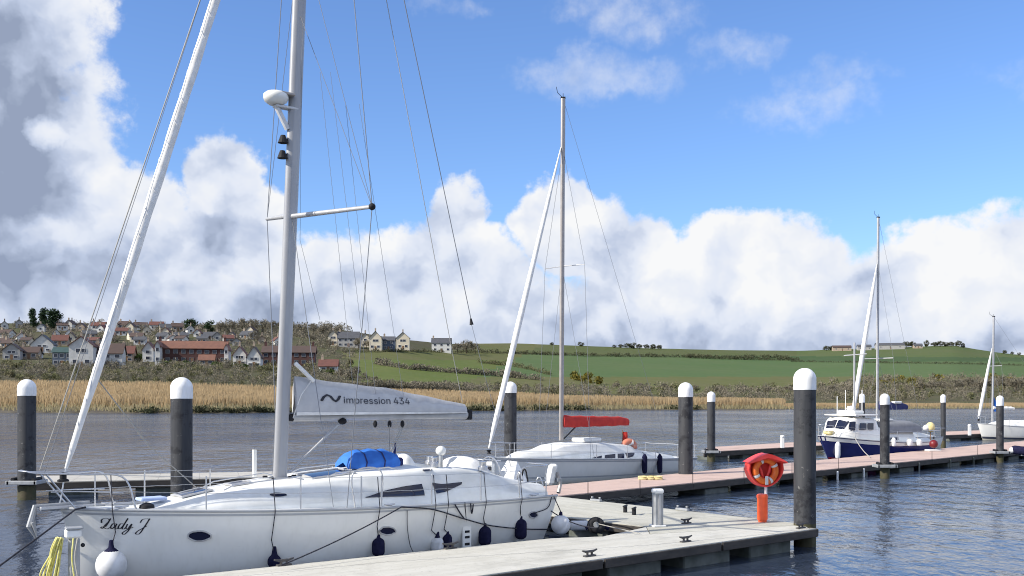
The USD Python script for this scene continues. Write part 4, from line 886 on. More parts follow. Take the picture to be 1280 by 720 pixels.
# deck hatches and fittings
def hatch(x0, x1, t0, t1, mat, lift=.03, name='deck_hatch'):
    b = MB(); g = []
    for x in np.linspace(x0, x1, 6):
        row = []
        for t_ in np.linspace(t0, t1, 5):
            vv = np.linspace(2, 12, 200); pts = yA.roof(x, vv); tt = (pts[:, :2] - yA.B) @ yA.n; row.append(pts[np.abs(tt - t_).argmin()] + (0, 0, lift))
        g.append(row)
    b.loft(g); g2 = np.array(g); e = np.vstack([g2[0], g2[1:, -1], g2[-1, -2::-1], g2[-2:0:-1, 0]]); b2 = MB(); b2.tube(np.vstack([e, e[:1]]), .022, 6)
    p_ = yA.t.part(name, b, mat, True); yA.t.part('frame', b2, M['alu'], parent=p_)
hatch(2.15, 2.75, -.28, .28, M['dkglass']); hatch(4.75, 5.75, -.1, .62, M['dkglass'], .02); hatch(3.2, 3.6, -.2, .2, M['dkglass'])
b = MB(); c = yA.W(1.62, .1, 1.72); b.box(c, (.5, .35, .06), .68, .02); yA.t.part('blue_pad', b, M['paleblue'])
for x_, t_, z_, r_ in ((7.55, .95, 2.17, .075), (7.85, -.95, 2.17, .075), (8.7, 1.2, 2.05, .095), (8.9, -1.2, 2.05, .095)):
    c = yA.W(x_, t_, z_); b = MB(); b.lathe(c, [(r_ * 1.2, -.05), (r_ * 1.2, .02), (r_ * .8, .05), (r_ * .85, .12), (r_, .14), (.001, .15)], 14); yA.t.part('winch', b, M['steel'], 40)
for sd in (1, -1):
    for x0_ in (2.9, 5.0):
        pts_ = []
        for k_, x_ in enumerate(np.linspace(x0_, x0_ + 1.6, 9)): p_ = yA.roof(x_, 4.2 if sd == 1 else 9.8); pts_.append(p_ + (0, 0, .02 if k_ in (0, 8) else .085))
        yA.rod('grab_rail', pts_, .014, M['steel'], 6)
# mast, boom, rig
ms = lambda z: 4.33 + .0444 * (z - 1.96); MT = 18.7
mz = np.linspace(1.93, MT, 14); yaxis = np.append(yA.a, 0)
mast = yA.rod('mast', [yA.W(ms(z), 0, z) for z in mz], .150, M['mast'], 16, ax=yaxis, r2=.100)
b = MB(); b.box(yA.W(4.33, 0, 1.95), (.62, .42, .07), .68, .02); yA.t.part('mast_step', b, M['galv'], parent=mast)
b = MB()
for k_ in range(5): a_ = k_ * 1.26; c = yA.W(4.33 + .32 * math.cos(a_), .26 * math.sin(a_), 1.97); b.box(c, (.10, .05, .10), a_, .01)
yA.t.part('halyard_blocks', b, M['black'], parent=mast)
tipN = yA.W(4.58 + .57, 2.3, 7.36); tipF = yA.W(4.58 + .57, -2.3, 7.72)
sp = yA.rod('spreader', [yA.W(ms(7.4), .1, 7.40), tipN], [.055, .04], M['alu'], 8, parent=mast); b = MB(); b.ball(tipN, .07); yA.t.part('spreader_end', b, M['black'], parent=mast)
yA.rod('spreader', [yA.W(ms(7.4), -.1, 7.44), tipF], [.055, .04], M['alu'], 8, parent=mast)
cd = yA.W(ms(9.84) - .44, 0, 9.80)
b = MB(); b.lathe(cd, [(.001, -.11), (.15, -.11), (.23, -.05), (.26, .02), (.255, .09), (.20, .14), (.10, .16), (.001, .165)], 28); yA.t.part('radar_dome', b, M['gel'], 45, parent=mast)
b = MB(); b.tube([yA.W(ms(9.3) - .15, 0, 9.22), cd + (0, 0, -.12)], .06, 8); b.box(cd + np.append(yA.a * .22, -.14), (.5, .2, .05), .68, .01); yA.t.part('radar_bracket', b, M['fwhite'], parent=mast)
b = MB(); b.box(cd + np.append(yA.a * .18, .11), (.32, .44, .05), .68, .01); yA.t.part('radar_band', b, M['alu2'], parent=mast)
for z_ in (8.98, 8.66):
    c = yA.W(ms(z_) - .24, .0, z_); b = MB(); b.lathe(c, [(.001, -.06), (.11, -.06), (.07, .05), (.05, .10), (.001, .1)], 12); b.box(c + np.append(yA.a * .08, .02), (.16, .05, .05), .68, .01); yA.t.part('deck_light', b, M['black'], parent=mast)
# furled genoa
fs = lambda z: 0.02 + (z - 2.1) / 3.24
zz = np.linspace(2.35, 18.0, 40); rr_ = np.interp(zz, [2.35, 2.7, 4, 8, 12, 18], [.028, .052, .078, .098, .09, .05]) * (1 + .05 * np.sin(zz * 5.1))
gen = yA.rod('furled_genoa', [yA.W(fs(z), .012 * math.sin(z * 3.3), z) for z in zz], rr_, M['cloth'], 12)
b = MB()
for z0 in np.arange(2.6, 14, .45):
    th = np.linspace(0, 2.2, 8); b.tube([yA.W(fs(z0 + .12 * k) + .0, 0, z0 + .12 * k) + np.append(yA.n * np.interp(z0, [2.35, 4, 8, 12, 18], [.05, .081, .101, .093, .06]) * math.cos(k) + yA.a * np.interp(z0, [2.35, 4, 8, 12, 18], [.05, .081, .101, .093, .06]) * math.sin(k) * -1, 0) for k in th], .007, 4)
yA.t.part('sail_fold', b, M['fwhite'], parent=gen, kind='stuff')
b = MB(); b.lathe(yA.W(fs(2.2), 0, 2.12), [(.001, 0), (.10, 0), (.10, .03), (.06, .05), (.06, .13), (.10, .15), (.001, .17)], 14); yA.t.part('furling_drum', b, M['black'], 40)
yA.rod('forestay', [yA.W(-.02, 0, 1.62), yA.W(fs(2.35), 0, 2.35)], .014, M['steel'])
yA.rod('inner_line', [at_y(50, 588, 18.6), at_y(250, 0, 20.4), at_y(268, -60, 20.6)], .012, M['rope'], 5)
yA.rod('inner_line', [yA.W(-.3, 0, 2.2), yA.W(fs(15.5) - .25, 0, 15.5)], .006, M['wire'], 5)
W_ = M['wire']
for sd in (1, -1):
    tp = tipN if sd == 1 else tipF; ch = yA.W(5.05, 1.5 * sd, 1.42)
    yA.rod('shroud', [ch, tp, yA.W(ms(15) + .2, 1.2 * sd, 14.5)], .009, W_, 5)
    yA.rod('shroud', [yA.W(4.8, 1.4 * sd, 1.45), yA.W(ms(7.3), .1 * sd, 7.3)], .007, W_, 5)
    yA.rod('shroud', [tp, yA.W(ms(13), .1 * sd, 13.2)], .006, W_, 5)
yA.rod('shroud', [tipN + (0, 0, .0), yA.W(ms(11.4), .1, 11.6)], .006, W_, 5)
bkA, bkB = at_y(505, 0, 23.2), at_y(588.5, 398, 25.4)
yA.rod('backstay', [at_y(495, -60, 22.9), bkA, bkB], .010, W_, 5); b = MB(); b.tube([bkB, at_y(589.5, 406, 25.4)], [.02, .05], 8); yA.t.part('backstay_tensioner', b, M['black'])
yA.rod('backstay', [at_y(589.5, 406, 25.4), at_y(606, 470, 25.6), at_y(640, 588, 25.8)], .006, W_, 5)
boomE = yA.W(9.13, 0, 3.22)
yA.rod('topping_lift', [at_y(478, -30, 22.6), at_y(483, 0, 22.6), at_y(563, 428, 24.4), at_y(578, 503, 24.6)], .008, M['rope'], 5)
for px0, px1 in ((400, 443), (413, 462), (432, 470), (449, 505)): yA.rod('lazy_jack', [at_y(px0, 90 if px0 < 420 else 130, 22.2), at_y(px1, 500, 22.9)], .004, W_, 4)
yA.rod('halyard', [at_y(378, 30, 21.7), at_y(375, 300, 21.9), at_y(400, 400, 22.2)], .004, W_, 4)
boom = yA.rod('boom', [yA.W(4.62, 0, 3.23), yA.W(6.8, 0, 3.24), boomE], .10, M['alu'], 14, ax=(0, 0, 1), r2=.075)
b = MB(); b.box(boomE + np.append(yA.a * .06, 0), (.14, .17, .24), .68, .03); yA.t.part('boom_end', b, M['black'], parent=boom)
b = MB(); b.box(yA.W(4.56, 0, 3.22), (.2, .12, .16), .68, .03); yA.t.part('gooseneck', b, M['black'], parent=boom)
# boom cover: a lofted sleeve, tall at the mast
def cov(u, v):                             # u 0..1 along, v -1 near bottom .. 0 ridge .. 1 far bottom
    u, v = np.broadcast_arrays(np.asarray(u, float), np.asarray(v, float)); s_ = 4.66 + 4.42 * u; hgt = np.interp(u, [0, .06, .27, .5, .72, .92, 1], [.82, .79, .68, .59, .42, .27, .20])
    a = np.abs(v); wd = .155 * np.sin(np.clip(a, 0, 1) * math.pi * .62) * np.interp(u, [0, .1, .8, 1], [.7, 1, 1, .6]); wd = wd * (1 + .06 * np.sin(u * 38 + 2 * np.sin(u * 9)) * a) + .003 * np.sin(u * 71 + a * 5) * a
    z = 3.26 + (hgt + .007 * np.sin(u * 27)) * (1 - a ** 1.25); return yA.W(s_, -np.sign(v) * wd, z)
uu = np.linspace(0, 1, 44); vv = np.linspace(-1, 1, 21); b = MB(); b.loft([cov(x, vv) for x in uu])
for e in (0, 1): r = cov(e, vv); b.add(np.vstack([r, r.mean(0)[None]]), [(i, i + 1, 21) for i in range(20)])
cv = yA.t.part('boom_cover', b, M['cover'], 45, parent=boom)
b = MB(); b.loft([[cov(x, v) + np.append(yA.n * .006, 0) for v in (-1, -.965, -.93)] for x in uu]); yA.t.part('cover_hem', b, M['cloth'], True, parent=boom)
def cpx(px, py): return yA.find(cov, np.linspace(0, 1, 500), np.linspace(-1, -.05, 200), px, py)
def ink_on_cover(tm_, pxl, pxr, pyb, pyt, hraw, wraw, slope):
    uL, vB = cpx(pxl, pyb); uR, _ = cpx(pxr, pyb + slope); _, vT = cpx(pxl, pyt); v, f = np.array(tm_.vertices), np.array(tm_.faces)
    tmn = trimesh.Trimesh(v, f); tmn = tmn.subdivide_to_size(wraw / 60, max_iter=12); v, f = np.array(tmn.vertices), np.array(tmn.faces)
    U = uL + (uR - uL) * v[:, 0] / wraw; px_ = pxl + (pxr - pxl) * v[:, 0] / wraw
    _, vB2 = cpx(pxr, pyb + slope); _, vT2 = cpx(pxr, pyt + slope); k = v[:, 0] / wraw
    V = (vB + (vB2 - vB) * k) + ((vT - vB) + ((vT2 - vT) - (vB2 - vB)) * k) * v[:, 1] / hraw
    q_ = cov(U, V) + np.stack([yA.n[0] * (.008 + v[:, 2]), yA.n[1] * (.008 + v[:, 2]), v[:, 2] * 0], 1); b = MB(); b.add(q_, f); return b
for txt, xl, xr, y0, y1, sl in (('impression', 429, 488, 504.0, 496.2, 1.0), ('434', 491.5, 512, 505.0, 497.0, .5)):
    tx = meshkit.text_mesh(txt, 1.0, .003); yA.t.part('cover_lettering', ink_on_cover(tx, xl, xr, y0, y1, 1.0, tx.bounds[1][0], sl), M['ink2'], parent=boom, kind='stuff')
from shapely.geometry import LineString
wv = LineString([(0, .25), (.12, .62), (.3, .85), (.48, .72), (.62, .38), (.76, .22), (.9, .42), (1.0, .75)]).buffer(.075); wv = trimesh.creation.extrude_polygon(wv, .003, engine='earcut')
yA.t.part('cover_emblem', ink_on_cover(wv, 402, 425, 503.5, 491.5, 1.0, 1.0, 1.0), M['ink'], parent=boom)
b = MB(); b.tube([yA.W(4.62, .12, 4.35), yA.W(5.05, .12, 3.98)], .045, 8); b.tube([yA.W(4.6, .05, 3.2), yA.W(4.75, .14, 3.7), yA.W(5.0, .13, 4.0)], .012, 5); yA.t.part('cover_strap', b, M['cloth'], parent=boom)
yA.rod('vang', [yA.W(4.60, 0, 2.12), at_y(422, 531, 22.3)], .028, M['alu'], 8, parent=boom); b = MB(); b.ball(at_y(428, 526.5, 22.4), .075, 1, (1.3, .8, 1)); yA.t.part('block', b, M['black'], parent=boom)
for px_ in (469, 487, 503): b = MB(); b.ball(at_y(px_, 530, 23.2), .06, 1, (.8, .6, 1.4)); yA.t.part('block', b, M['black'], parent=boom)
yA.rod('mainsheet', [at_y(503, 531, 23.2), at_y(487, 566, 23.1), at_y(487, 532, 23.0)], .010, M['rope'], 5, parent=boom); yA.rod('mainsheet', [at_y(505, 532, 23.2), at_y(490, 567, 23.1)], .010, M['rope'], 5, parent=boom)
yA.rod('genoa_sheet', [at_y(122, 474, 19.2), at_y(186, 557, 19.9), at_y(245, 609, 20.8)], .011, M['rope'], 5)
# stanchions, lifelines, pulpit, pushpit
def stanch(x, side, h=.66): bs = yA.hull(x, 1.0, side) + np.append(-yA.n * side * .05, 0); yA.rod('stanchion', [bs, bs + (0, 0, h)], .015, M['steel'], 6); return bs
near_s = [yA.sheer_s(p_, 1) for p_ in (259, 377, 453, 478, 541, 603)]; far_s = [.75, 1.85, 3.4, 5.0, 6.5, 8.1]
for sd, lst in ((1, near_s), (-1, far_s)):
    bs = [stanch(x, sd) for x in lst]; ends = [yA.hull(.5, 1.0, sd) + np.append(-yA.n * sd * .05, 0)] + bs + [yA.hull(9.5, 1.0, sd) + np.append(-yA.n * sd * .05, 0)]
    for h in (.64, .34): yA.rod('lifeline', [e + (0, 0, h) for e in ends], .005, M['steel'], 4)
for x in (6.15, 6.65): 
    b0_ = yA.hull(x, 1.0, 1) + np.append(-yA.n * .06, 0)
g_ = [yA.hull(near_s[2] - .12, 1, 1) + np.append(-yA.n * .08, .02), yA.hull(near_s[2] - .16, 1, 1) + np.append(-yA.n * .08, .72), yA.hull(near_s[3], 1, 1) + np.append(-yA.n * .08, .76), yA.hull(near_s[3] + .02, 1, 1) + np.append(-yA.n * .08, .02)]
yA.rod('gate_rail', curve(g_, 22), .016, M['steel'], 6)
for sd in (1, -1):
    yA.rod('pulpit_rail', curve([yA.hull(1.15, 1, sd) + np.append(-yA.n * sd * .05, .02), yA.hull(.95, 1, sd) + np.append(-yA.n * sd * .05, .60), yA.hull(.35, 1, sd) + (0, 0, .64), yA.W(-.42, .24 * sd, 2.30), yA.W(-.62, .14 * sd, 2.34)], 24), .017, M['steel'], 6)
    yA.rod('pulpit_leg', [yA.hull(.22, 1, sd) + (0, 0, .0), yA.W(-.30, .22 * sd, 2.28)], .016, M['steel'], 6)
    yA.rod('pulpit_rail', curve([yA.hull(.95, 1, sd) + np.append(-yA.n * sd * .05, .32), yA.hull(.3, 1, sd) + (0, 0, .33), yA.W(-.2, .15 * sd, 1.95)], 12), .012, M['steel'], 6)
    yA.rod('pushpit_rail', curve([yA.hull(9.45, 1, sd) + np.append(-yA.n * sd * .06, .02), yA.hull(9.5, 1, sd) + np.append(-yA.n * sd * .06, .66), yA.hull(10.2, 1, sd) + np.append(-yA.n * sd * .06, .72), yA.W(10.52, 1.25 * sd, 2.05), yA.W(10.55, .5 * sd, 2.05)], 24), .016, M['steel'], 6)
    yA.rod('pushpit_leg', [yA.hull(10.3, 1, sd) + np.append(-yA.n * sd * .06, 0), yA.hull(10.3, 1, sd) + np.append(-yA.n * sd * .06, .72)], .015, M['steel'], 6)
    yA.rod('pushpit_rail', [yA.hull(9.5, 1, sd) + np.append(-yA.n * sd * .06, .36), yA.hull(10.3, 1, sd) + np.append(-yA.n * sd * .06, .38), yA.W(10.53, 1.2 * sd, 1.74)], .011, M['steel'], 6)
yA.rod('pulpit_rail', [yA.W(-.62, .14, 2.34), yA.W(-.70, 0, 2.345), yA.W(-.62, -.14, 2.34)], .017, M['steel'], 6)
b = MB(); b.box(yA.W(.0, 0, 1.66), (.75, .26, .07), .68, .02); yA.t.part('bow_roller', b, M['steel'])
b = MB(); b.tube([yA.W(-.45, 0, 1.70), yA.W(.5, .05, 1.72)], .03, 8); b.tube([yA.W(-.42, 0, 1.72), yA.W(-.52, 0, 1.35), yA.W(-.40, 0, 1.12)], [.045, .06, .02], 8, ax=yaxis); b.add([yA.W(-.52, -.16, 1.42), yA.W(-.52, .16, 1.42), yA.W(-.38, 0, 1.06), yA.W(-.42, 0, 1.45)], [(0, 1, 2), (0, 1, 3), (0, 2, 3), (1, 2, 3)]); yA.t.part('anchor', b, M['galv'])
for x_, t_ in ((.95, .45), (1.0, -.45), (5.95, 1.66), (10.0, 1.45)):
    c = yA.W(x_, t_, float(yA.zs(x_)) + .05); b = MB(); b.tube([c - np.append(yA.a * .13, -.02), c, c + np.append(yA.a * .13, .02)], [.015, .028, .015], 8); b.box(c - (0, 0, .04), (.12, .05, .06), .68, .01); yA.t.part('deck_cleat', b, M['steel'])
b = MB(); b.lathe(yA.W(1.35, .62, 1.60), [(.001, 0), (.14, 0), (.13, .06), (.05, .10), (.001, .11)], 14); yA.t.part('windlass', b, M['black'], 40)
for i, (x_, t_, z_) in enumerate(((7.55, .15, 2.23), (7.15, -.2, 2.2))): pass
# antenna ball, spray dome, console, covers at the stern
ab = at_y(551, 563.5, 25.0); b = MB(); b.ball(ab, .125, 2, (1, 1, .95)); yA.t.part('antenna_dome', b, M['gel'], True); yA.rod('antenna_post', [ab - (0, 0, .10), ab - (0, 0, .62)], .05, M['galv'], 10)
def dome_cover(px0, px1, ytop, ybot, Y, name, mat, depth=.5, skew=.0):
    c = at_y((px0 + px1) / 2, ybot, Y); w_ = (px1 - px0) / 2 * Y / FPX; h = (ybot - ytop) * Y / FPX; g = []
    for u in np.linspace(-1, 1, 17):
        row = []
        for v in np.linspace(-1, 1, 11): z = h * max(0, (1 - abs(u) ** 2.2)) ** .6 * max(0, 1 - abs(v) ** 2.5) ** .5; row.append(c + np.append(yA.a * w_ * 1.25 * u + yA.n * depth * v, z))
        g.append(row)
    b = MB(); b.loft(g); return yA.t.part(name, b, mat, True)
dome_cover(561, 592, 570, 590, 25.2, 'sprayhood', M['cloth'], .75)
dome_cover(497, 512, 567, 584, 24.0, 'white_locker', M['gel'], .3)
def slab(px0, px1, ytop, ybot, Y, th, rz, mat, name, bev=.03, tilt=0.0):
    c = at_y((px0 + px1) / 2, (ytop + ybot) / 2, Y); b = MB(); b.box((0, 0, 0), ((px1 - px0) * Y / FPX, th, (ybot - ytop) * Y / FPX), 0, bev); v, f = b.get(); v[:, 0] += v[:, 2] * tilt
    cz, sz = math.cos(rz), math.sin(rz); v = np.stack([v[:, 0] * cz - v[:, 1] * sz, v[:, 0] * sz + v[:, 1] * cz, v[:, 2]], 1) + c; q_ = MB(); q_.add(v, f); return yA.t.part(name, q_, mat)
con = slab(588, 618, 577, 600, 25.6, .22, .1, M['gel'], 'helm_console', .08)
slab(593, 614, 583, 588, 25.46, .06, .1, M['dkglass'], 'instrument_panel', .01); slab(601, 615, 593, 597, 25.47, .05, .1, M['black'], 'instrument_panel', .01)
b = MB(); wc = at_y(612, 592, 25.9); b.tube([wc + np.append(yA.n * .42 * math.cos(a), .42 * math.sin(a)) for a in np.linspace(0, 2 * math.pi, 28)], .018, 6)
for k_ in range(5): a = k_ * 1.257; b.tube([wc, wc + np.append(yA.n * .42 * math.cos(a), .42 * math.sin(a))], .009, 5)
yA.t.part('wheel', b, M['steel'])
ap = at_y(634, 575.5, 26.0); base = [at_y(619, 601, 25.7), at_y(641, 604, 25.2), at_y(660, 602, 25.9), at_y(636, 599, 26.7)]
b = MB(); b.add(base + [ap, ap + (.25, .02, -.03)], [(0, 1, 4), (1, 5, 4), (1, 2, 5), (2, 3, 5), (3, 4, 5), (3, 0, 4)]); yA.t.part('wheel_cover', b, M['cloth'])
slab(684, 694, 580, 606, 25.9, .22, .35, M['cloth'], 'stern_buoy', .05, .22)
b = MB(); b.tube([at_y(696, 590, 25.9), at_y(700, 606, 25.9), at_y(698, 616, 25.8)], .05, 8); yA.t.part('outboard_bracket', b, M['alu2'])
slab(694, 701, 596, 603, 25.95, .2, .35, M['galv'], 'outboard', .03)
for px_, y0, y1 in ((649, 591, 611), (655, 588, 612), (673, 597, 609)): yA.rod('cockpit_handle', curve([at_y(px_ - 2, y1, 25.4), at_y(px_ - 2, y0 + 3, 25.4), at_y(px_ + 2, y0, 25.4), at_y(px_ + 6, y1 - 2, 25.4)], 12), .02, M['black' if px_ == 655 else 'steel'], 6)
dv = at_y(318, 575, 22.5); b = MB(); b.tube([at_y(318, 596, 22.4), at_y(318, 562, 22.4)], .05, 8); yA.t.part('ventilator', b, M['gel'])
# name lettering on the bow
def stroke(pts, w, n=30):
    c = curve(pts, n); d = np.gradient(c, axis=0); nn = np.stack([-d[:, 1], d[:, 0]], 1); nn /= np.maximum(np.linalg.norm(nn, axis=1, keepdims=True), 1e-9)
    ang_ = np.arctan2(d[:, 1], d[:, 0]); ww = w * (.28 + .9 * np.abs(np.sin(ang_)) ** 1.5); return c + nn * ww[:, None], c - nn * ww[:, None]
ST = [[(.02, .55), (.00, .85), (.28, .98), (.52, .80), (.30, .40), (.12, .05), (.02, .12), (.12, .2), (.40, .0), (.62, .14)], [(.58, .98), (.46, .6), (.30, .2)],
      [(.98, .48), (.78, .50), (.66, .2), (.76, .02), (.96, .30), (1.04, .5)], [(1.04, .5), (.96, .12), (1.08, .02), (1.2, .18)],
      [(1.50, .48), (1.30, .50), (1.18, .2), (1.28, .02), (1.48, .30), (1.72, 1.02)], [(1.72, 1.02), (1.46, .12), (1.58, .02), (1.70, .18)],
      [(1.76, .48), (1.70, .12), (1.84, .04), (2.02, .46)], [(2.06, .5), (1.92, -.1), (1.66, -.50), (1.52, -.36), (1.80, -.06), (2.2, .2)],
      [(2.60, .62), (2.72, .92), (3.02, 1.0), (3.18, .92)], [(3.20, 1.02), (2.98, .3), (2.72, -.42), (2.46, -.44), (2.52, -.22), (2.86, .10), (3.1, .3)]]
uA, vA = yA.find(yA.hull, np.linspace(0, 4, 300), np.linspace(.4, 1, 200), 127, 661); uB, _ = yA.find(yA.hull, np.linspace(0, 4, 300), np.linspace(.4, 1, 200), 186, 661); _, vT = yA.find(yA.hull, np.linspace(0, 4, 300), np.linspace(.4, 1, 200), 127, 647.5)
lets = []
for i, sK in enumerate(ST):
    L1, L2 = stroke([(x_ + .22 * (y_ - .4), y_) for x_, y_ in sK], .046); b = MB()
    f_ = lambda P: np.array([yA.hull(uA + (uB - uA) * x / 3.2, vA + (vT - vA) * y) + np.append(yA.n * .006, 0) for x, y in P])
    b.loft(np.stack([f_(L1), f_(L2)], 1)); lets.append(b)
b = MB()
for k_ in lets: b.add(*k_.get())
yA.t.part('name_lettering', b, M['ink'])

# blue folded cover on the coachroof
bb = Thing('blue_bundle', 'bright blue strapped canvas bundle on the cabin roof of the big yacht', 'canvas bundle', yA.W(6.3, 0, 2.12))
def bun(u, k):
    s_ = 5.78 + 1.28 * u; sec = [(-.42, 0), (-.44, .14), (-.28, .31), (0, .38), (.28, .31), (.44, .14), (.42, 0)]; t_, z_ = sec[k]; sc_ = np.interp(u, [0, .12, .5, .85, 1], [.70, 1, 1.06, 1.0, .80]); return yA.W(s_ + .10 * z_ * (1 - u) * 2, t_ * sc_, 2.10 + z_ * sc_ + .012 * math.sin(u * 23 + k))
b = MB(); b.loft([[bun(u, k) for k in range(7)] for u in np.linspace(0, 1, 18)])
for e in (0, 1): r = np.array([bun(e, k) for k in range(7)]); b.add(np.vstack([r, r.mean(0)[None]]), [(i, i + 1, 7) for i in range(6)])
bb.part('cover', b, M['bluecover'], 40)
for u in (.26, .62):
    b = MB(); b.loft([[bun(u + d_, k) + (0, -.004, .008) for k in range(7)] for d_ in (0, .03)]); bb.part('strap', b, M['navycover'])
b = MB(); b.tube([yA.W(7.02, .1, 2.12), yA.W(7.08, .12, 2.62)], [.05, .02], 8); b.box(yA.W(7.12, .05, 2.20), (.14, .5, .2), .68, .05); bb.part('dark_bag', b, M['navycover'])

# fenders and ropes of the big yacht
def fender(kind, label, px, py, wpx, hpx, mat, top=None, sheer_px=None, out=None, capmat=None):
    p_ = yA.onhull(px, py); r = wpx * p_[1] / FPX / 2; c = p_ + np.append(yA.n * (r if out is None else out), 0); h = hpx * c[1] / FPX
    c = at_y(px, py, c[1]); t = Thing('fender', label, 'fender', c); b = MB()
    if kind == 'ball': b.ball((0, 0, 0), r, 3, (1, 1, 1.05))
    else: b.lathe((0, 0, 0), [(.001, -h / 2)] + [(r * math.sin(a), -h / 2 + r * (1 - math.cos(a)) * .8) for a in np.linspace(.3, 1.57, 5)] + [(r, h / 2 - r * .9)] + [(r * math.cos(a), h / 2 - r * .9 + r * .9 * math.sin(a)) for a in np.linspace(.3, 1.45, 5)] + [(.001, h / 2)], 18)
    t.part('body', b, mat, 50, world=False); zt_ = (r * 1.05 if kind == 'ball' else h / 2)
    b = MB(); 
    if capmat: b.lathe((0, 0, 0), [(r * .80, zt_ * .58), (r * .5, zt_ * .86), (.05, zt_ + .03), (.035, zt_ + .16), (.001, zt_ + .17)], 16)
    else: b.lathe((0, 0, 0), [(.05, zt_ - .05), (.035, zt_ + .06), (.001, zt_ + .08)], 10)
    t.part('neck', b, capmat or mat, 50, world=False)
    sx = yA.sheer_s(sheer_px or px); top_ = yA.hull(sx, 1.0) + np.append(-yA.n * .04, .64); rl = yA.hull(sx, 1.0) + np.append(yA.n * .05, 0)
    b = MB(); b.tube(np.array([top_ - c, rl - c] + [k_ - c for k_ in (yA.hull(sx, v_) + np.append(yA.n * .045, 0) for v_ in (.9, .8, .7, .6)) if k_[2] > c[2] + zt_ + .12] + [(0, 0, zt_ + .02)]), .010, 5); t.part('lanyard', b, M['darkrope'], world=False); return t
fender('ball', 'large white ball fender with dark blue top at the bow', 139, 706, 37, 37, M['fwhite'], capmat=M['fnavy'])
fender('ball', 'small black ball fender at the pontoon edge below the mast', 343, 702, 17, 15, M['fnavy'], capmat=M['fnavy'])
fender('cyl', 'dark fender hanging below the middle hull portlight', 473, 684, 16, 24, M['fnavy'])
fender('cyl', 'pale fender with dark blue top beside a dark fender', 546.5, 681, 16, 20, M['fwhite'], sheer_px=543, capmat=M['fnavy'])
fender('cyl', 'dark fender close behind the pale fender with blue top', 559, 678, 12, 22, M['fnavy'])
fender('cyl', 'dark fender hanging between white ladder and stern portlight', 606, 670, 16, 25, M['fnavy'])
fender('cyl', 'dark fender nearest the stern of the big yacht', 651, 661.5, 15, 26, M['fnavy'])
sb_ = at_y(701, 656, 24.2); t = Thing('fender', 'grey white ball fender at the stern corner of the big yacht', 'fender', sb_); b = MB(); b.ball((0, 0, 0), .225, 3); t.part('body', b, M['fwhite'], True, world=False); b = MB(); b.lathe((0, 0, 0), [(.05, .19), (.035, .30), (.001, .31)], 10); t.part('neck', b, M['fnavy'], world=False); b = MB(); b.tube([(0, 0, .3), yA.hull(10.5, 1.0) - sb_], .012, 5); t.part('lanyard', b, M['darkrope'], world=False)
fp = yA.onhull(580, 672, .08); t = Thing('boarding_step', 'white folding step panel with dark slots hung on the hull', 'step', fp); b = MB(); b.box((0, 0, 0), (.24, .05, .52), .68, .02); t.part('panel', b, M['gel'], world=False)
for k_ in (-.13, .02, .14): b = MB(); b.box((yA.n[0] * .03, yA.n[1] * .03, k_), (.12, .01, .05), .68); t.part('slot', b, M['black'], world=False)
b = MB(); b.tube([(0, 0, .25), yA.hull(yA.sheer_s(580), 1.0) + np.append(yA.n * .03, .03) - fp], .01, 5); t.part('lanyard', b, M['darkrope'], world=False)
def rope(label, pts, r=.014, mat='darkrope'):
    b = MB(); b.tube(pts, r, 6); solo('mooring_rope', b, M[mat], label, 'rope', smooth=True)
cl = yA.hull(yA.sheer_s(500), 1.0) + np.append(yA.n * .06, .02)
rope('dark spring rope sloping down forward from midships to the pontoon', sag(cl, at_z(352, 706.5, DZ + .10), .05, 14))
rope('dark rope sagging aft along the hull to the stern', curve([cl, yA.onhull(540, 637, .05), yA.onhull(580, 649, .06), yA.onhull(610, 656.5, .06), yA.onhull(650, 660.5, .06), yA.onhull(688, 663, .06)], 30))
rope('bow mooring rope running down to the lower left corner', [yA.hull(.35, 1.0) + np.append(yA.n * .02, .05), at_y(94, 637, 18.6), at_y(50, 670, 17.7), at_y(0, 707, 16.9), at_z(-42, 742, DZ + .1)], .018)
rope('stern rope rising across the quarter to the pushpit', curve([yA.onhull(668, 641, .04), yA.onhull(683, 634, .05), yA.hull(10.45, 1.0) + (0, 0, .05)], 10), .012)
rope('short rope end hanging over the sheer near the step panel', curve([yA.onhull(567, 628, .05), yA.onhull(573, 640, .05), yA.onhull(578, 648, .05)], 10), .016)
rope('thin fender line hanging below the midship cleat', curve([yA.onhull(508, 638, .03), yA.onhull(508, 660, .03), yA.onhull(511, 680, .05), yA.onhull(514, 690, .06)], 12), .008)
rope('rope loop hanging over the sheer beside the aft stanchion', curve([yA.onhull(586, 629, .05), yA.onhull(588, 642, .05), yA.onhull(590, 630, .05)], 10), .014)
rope('stern rope across the water gap to the black dock wheel', sag(yA.hull(10.5, .8) + (.03, 0, 0), at_z(744, 660, DZ + .12), .08, 10), .013)
rope('pale rope lying from the black dock wheel to the post', sag(at_z(748, 655, DZ + .16), at_z(800, 667, DZ + .03), .0, 4), .012, 'rope')
c = at_z(745, 663, DZ) + (0, 0, .02); t = Thing('dock_wheel', 'black rubber dock wheel in the pontoon corner behind the stern', 'dock wheel', c); b = MB(); b.tube([(.13 * math.cos(a), .04 * math.sin(a) , .10 + .11 * math.sin(a)) for a in np.linspace(0, 2 * math.pi, 24)], .085, 10, ax=(0, 1, 0)); t.part('tyre', b, M['black'], True, world=False); b = MB(); b.tube([(0, -.08, .12), (0, .08, .12)], .07, 10); t.part('hub', b, M['galv'], world=False); b = MB(); b.tube([(-.25, 0, .03), (0, 0, .12), (.3, .05, .02)], .05, 8); t.part('bracket', b, M['fnavy'], world=False)
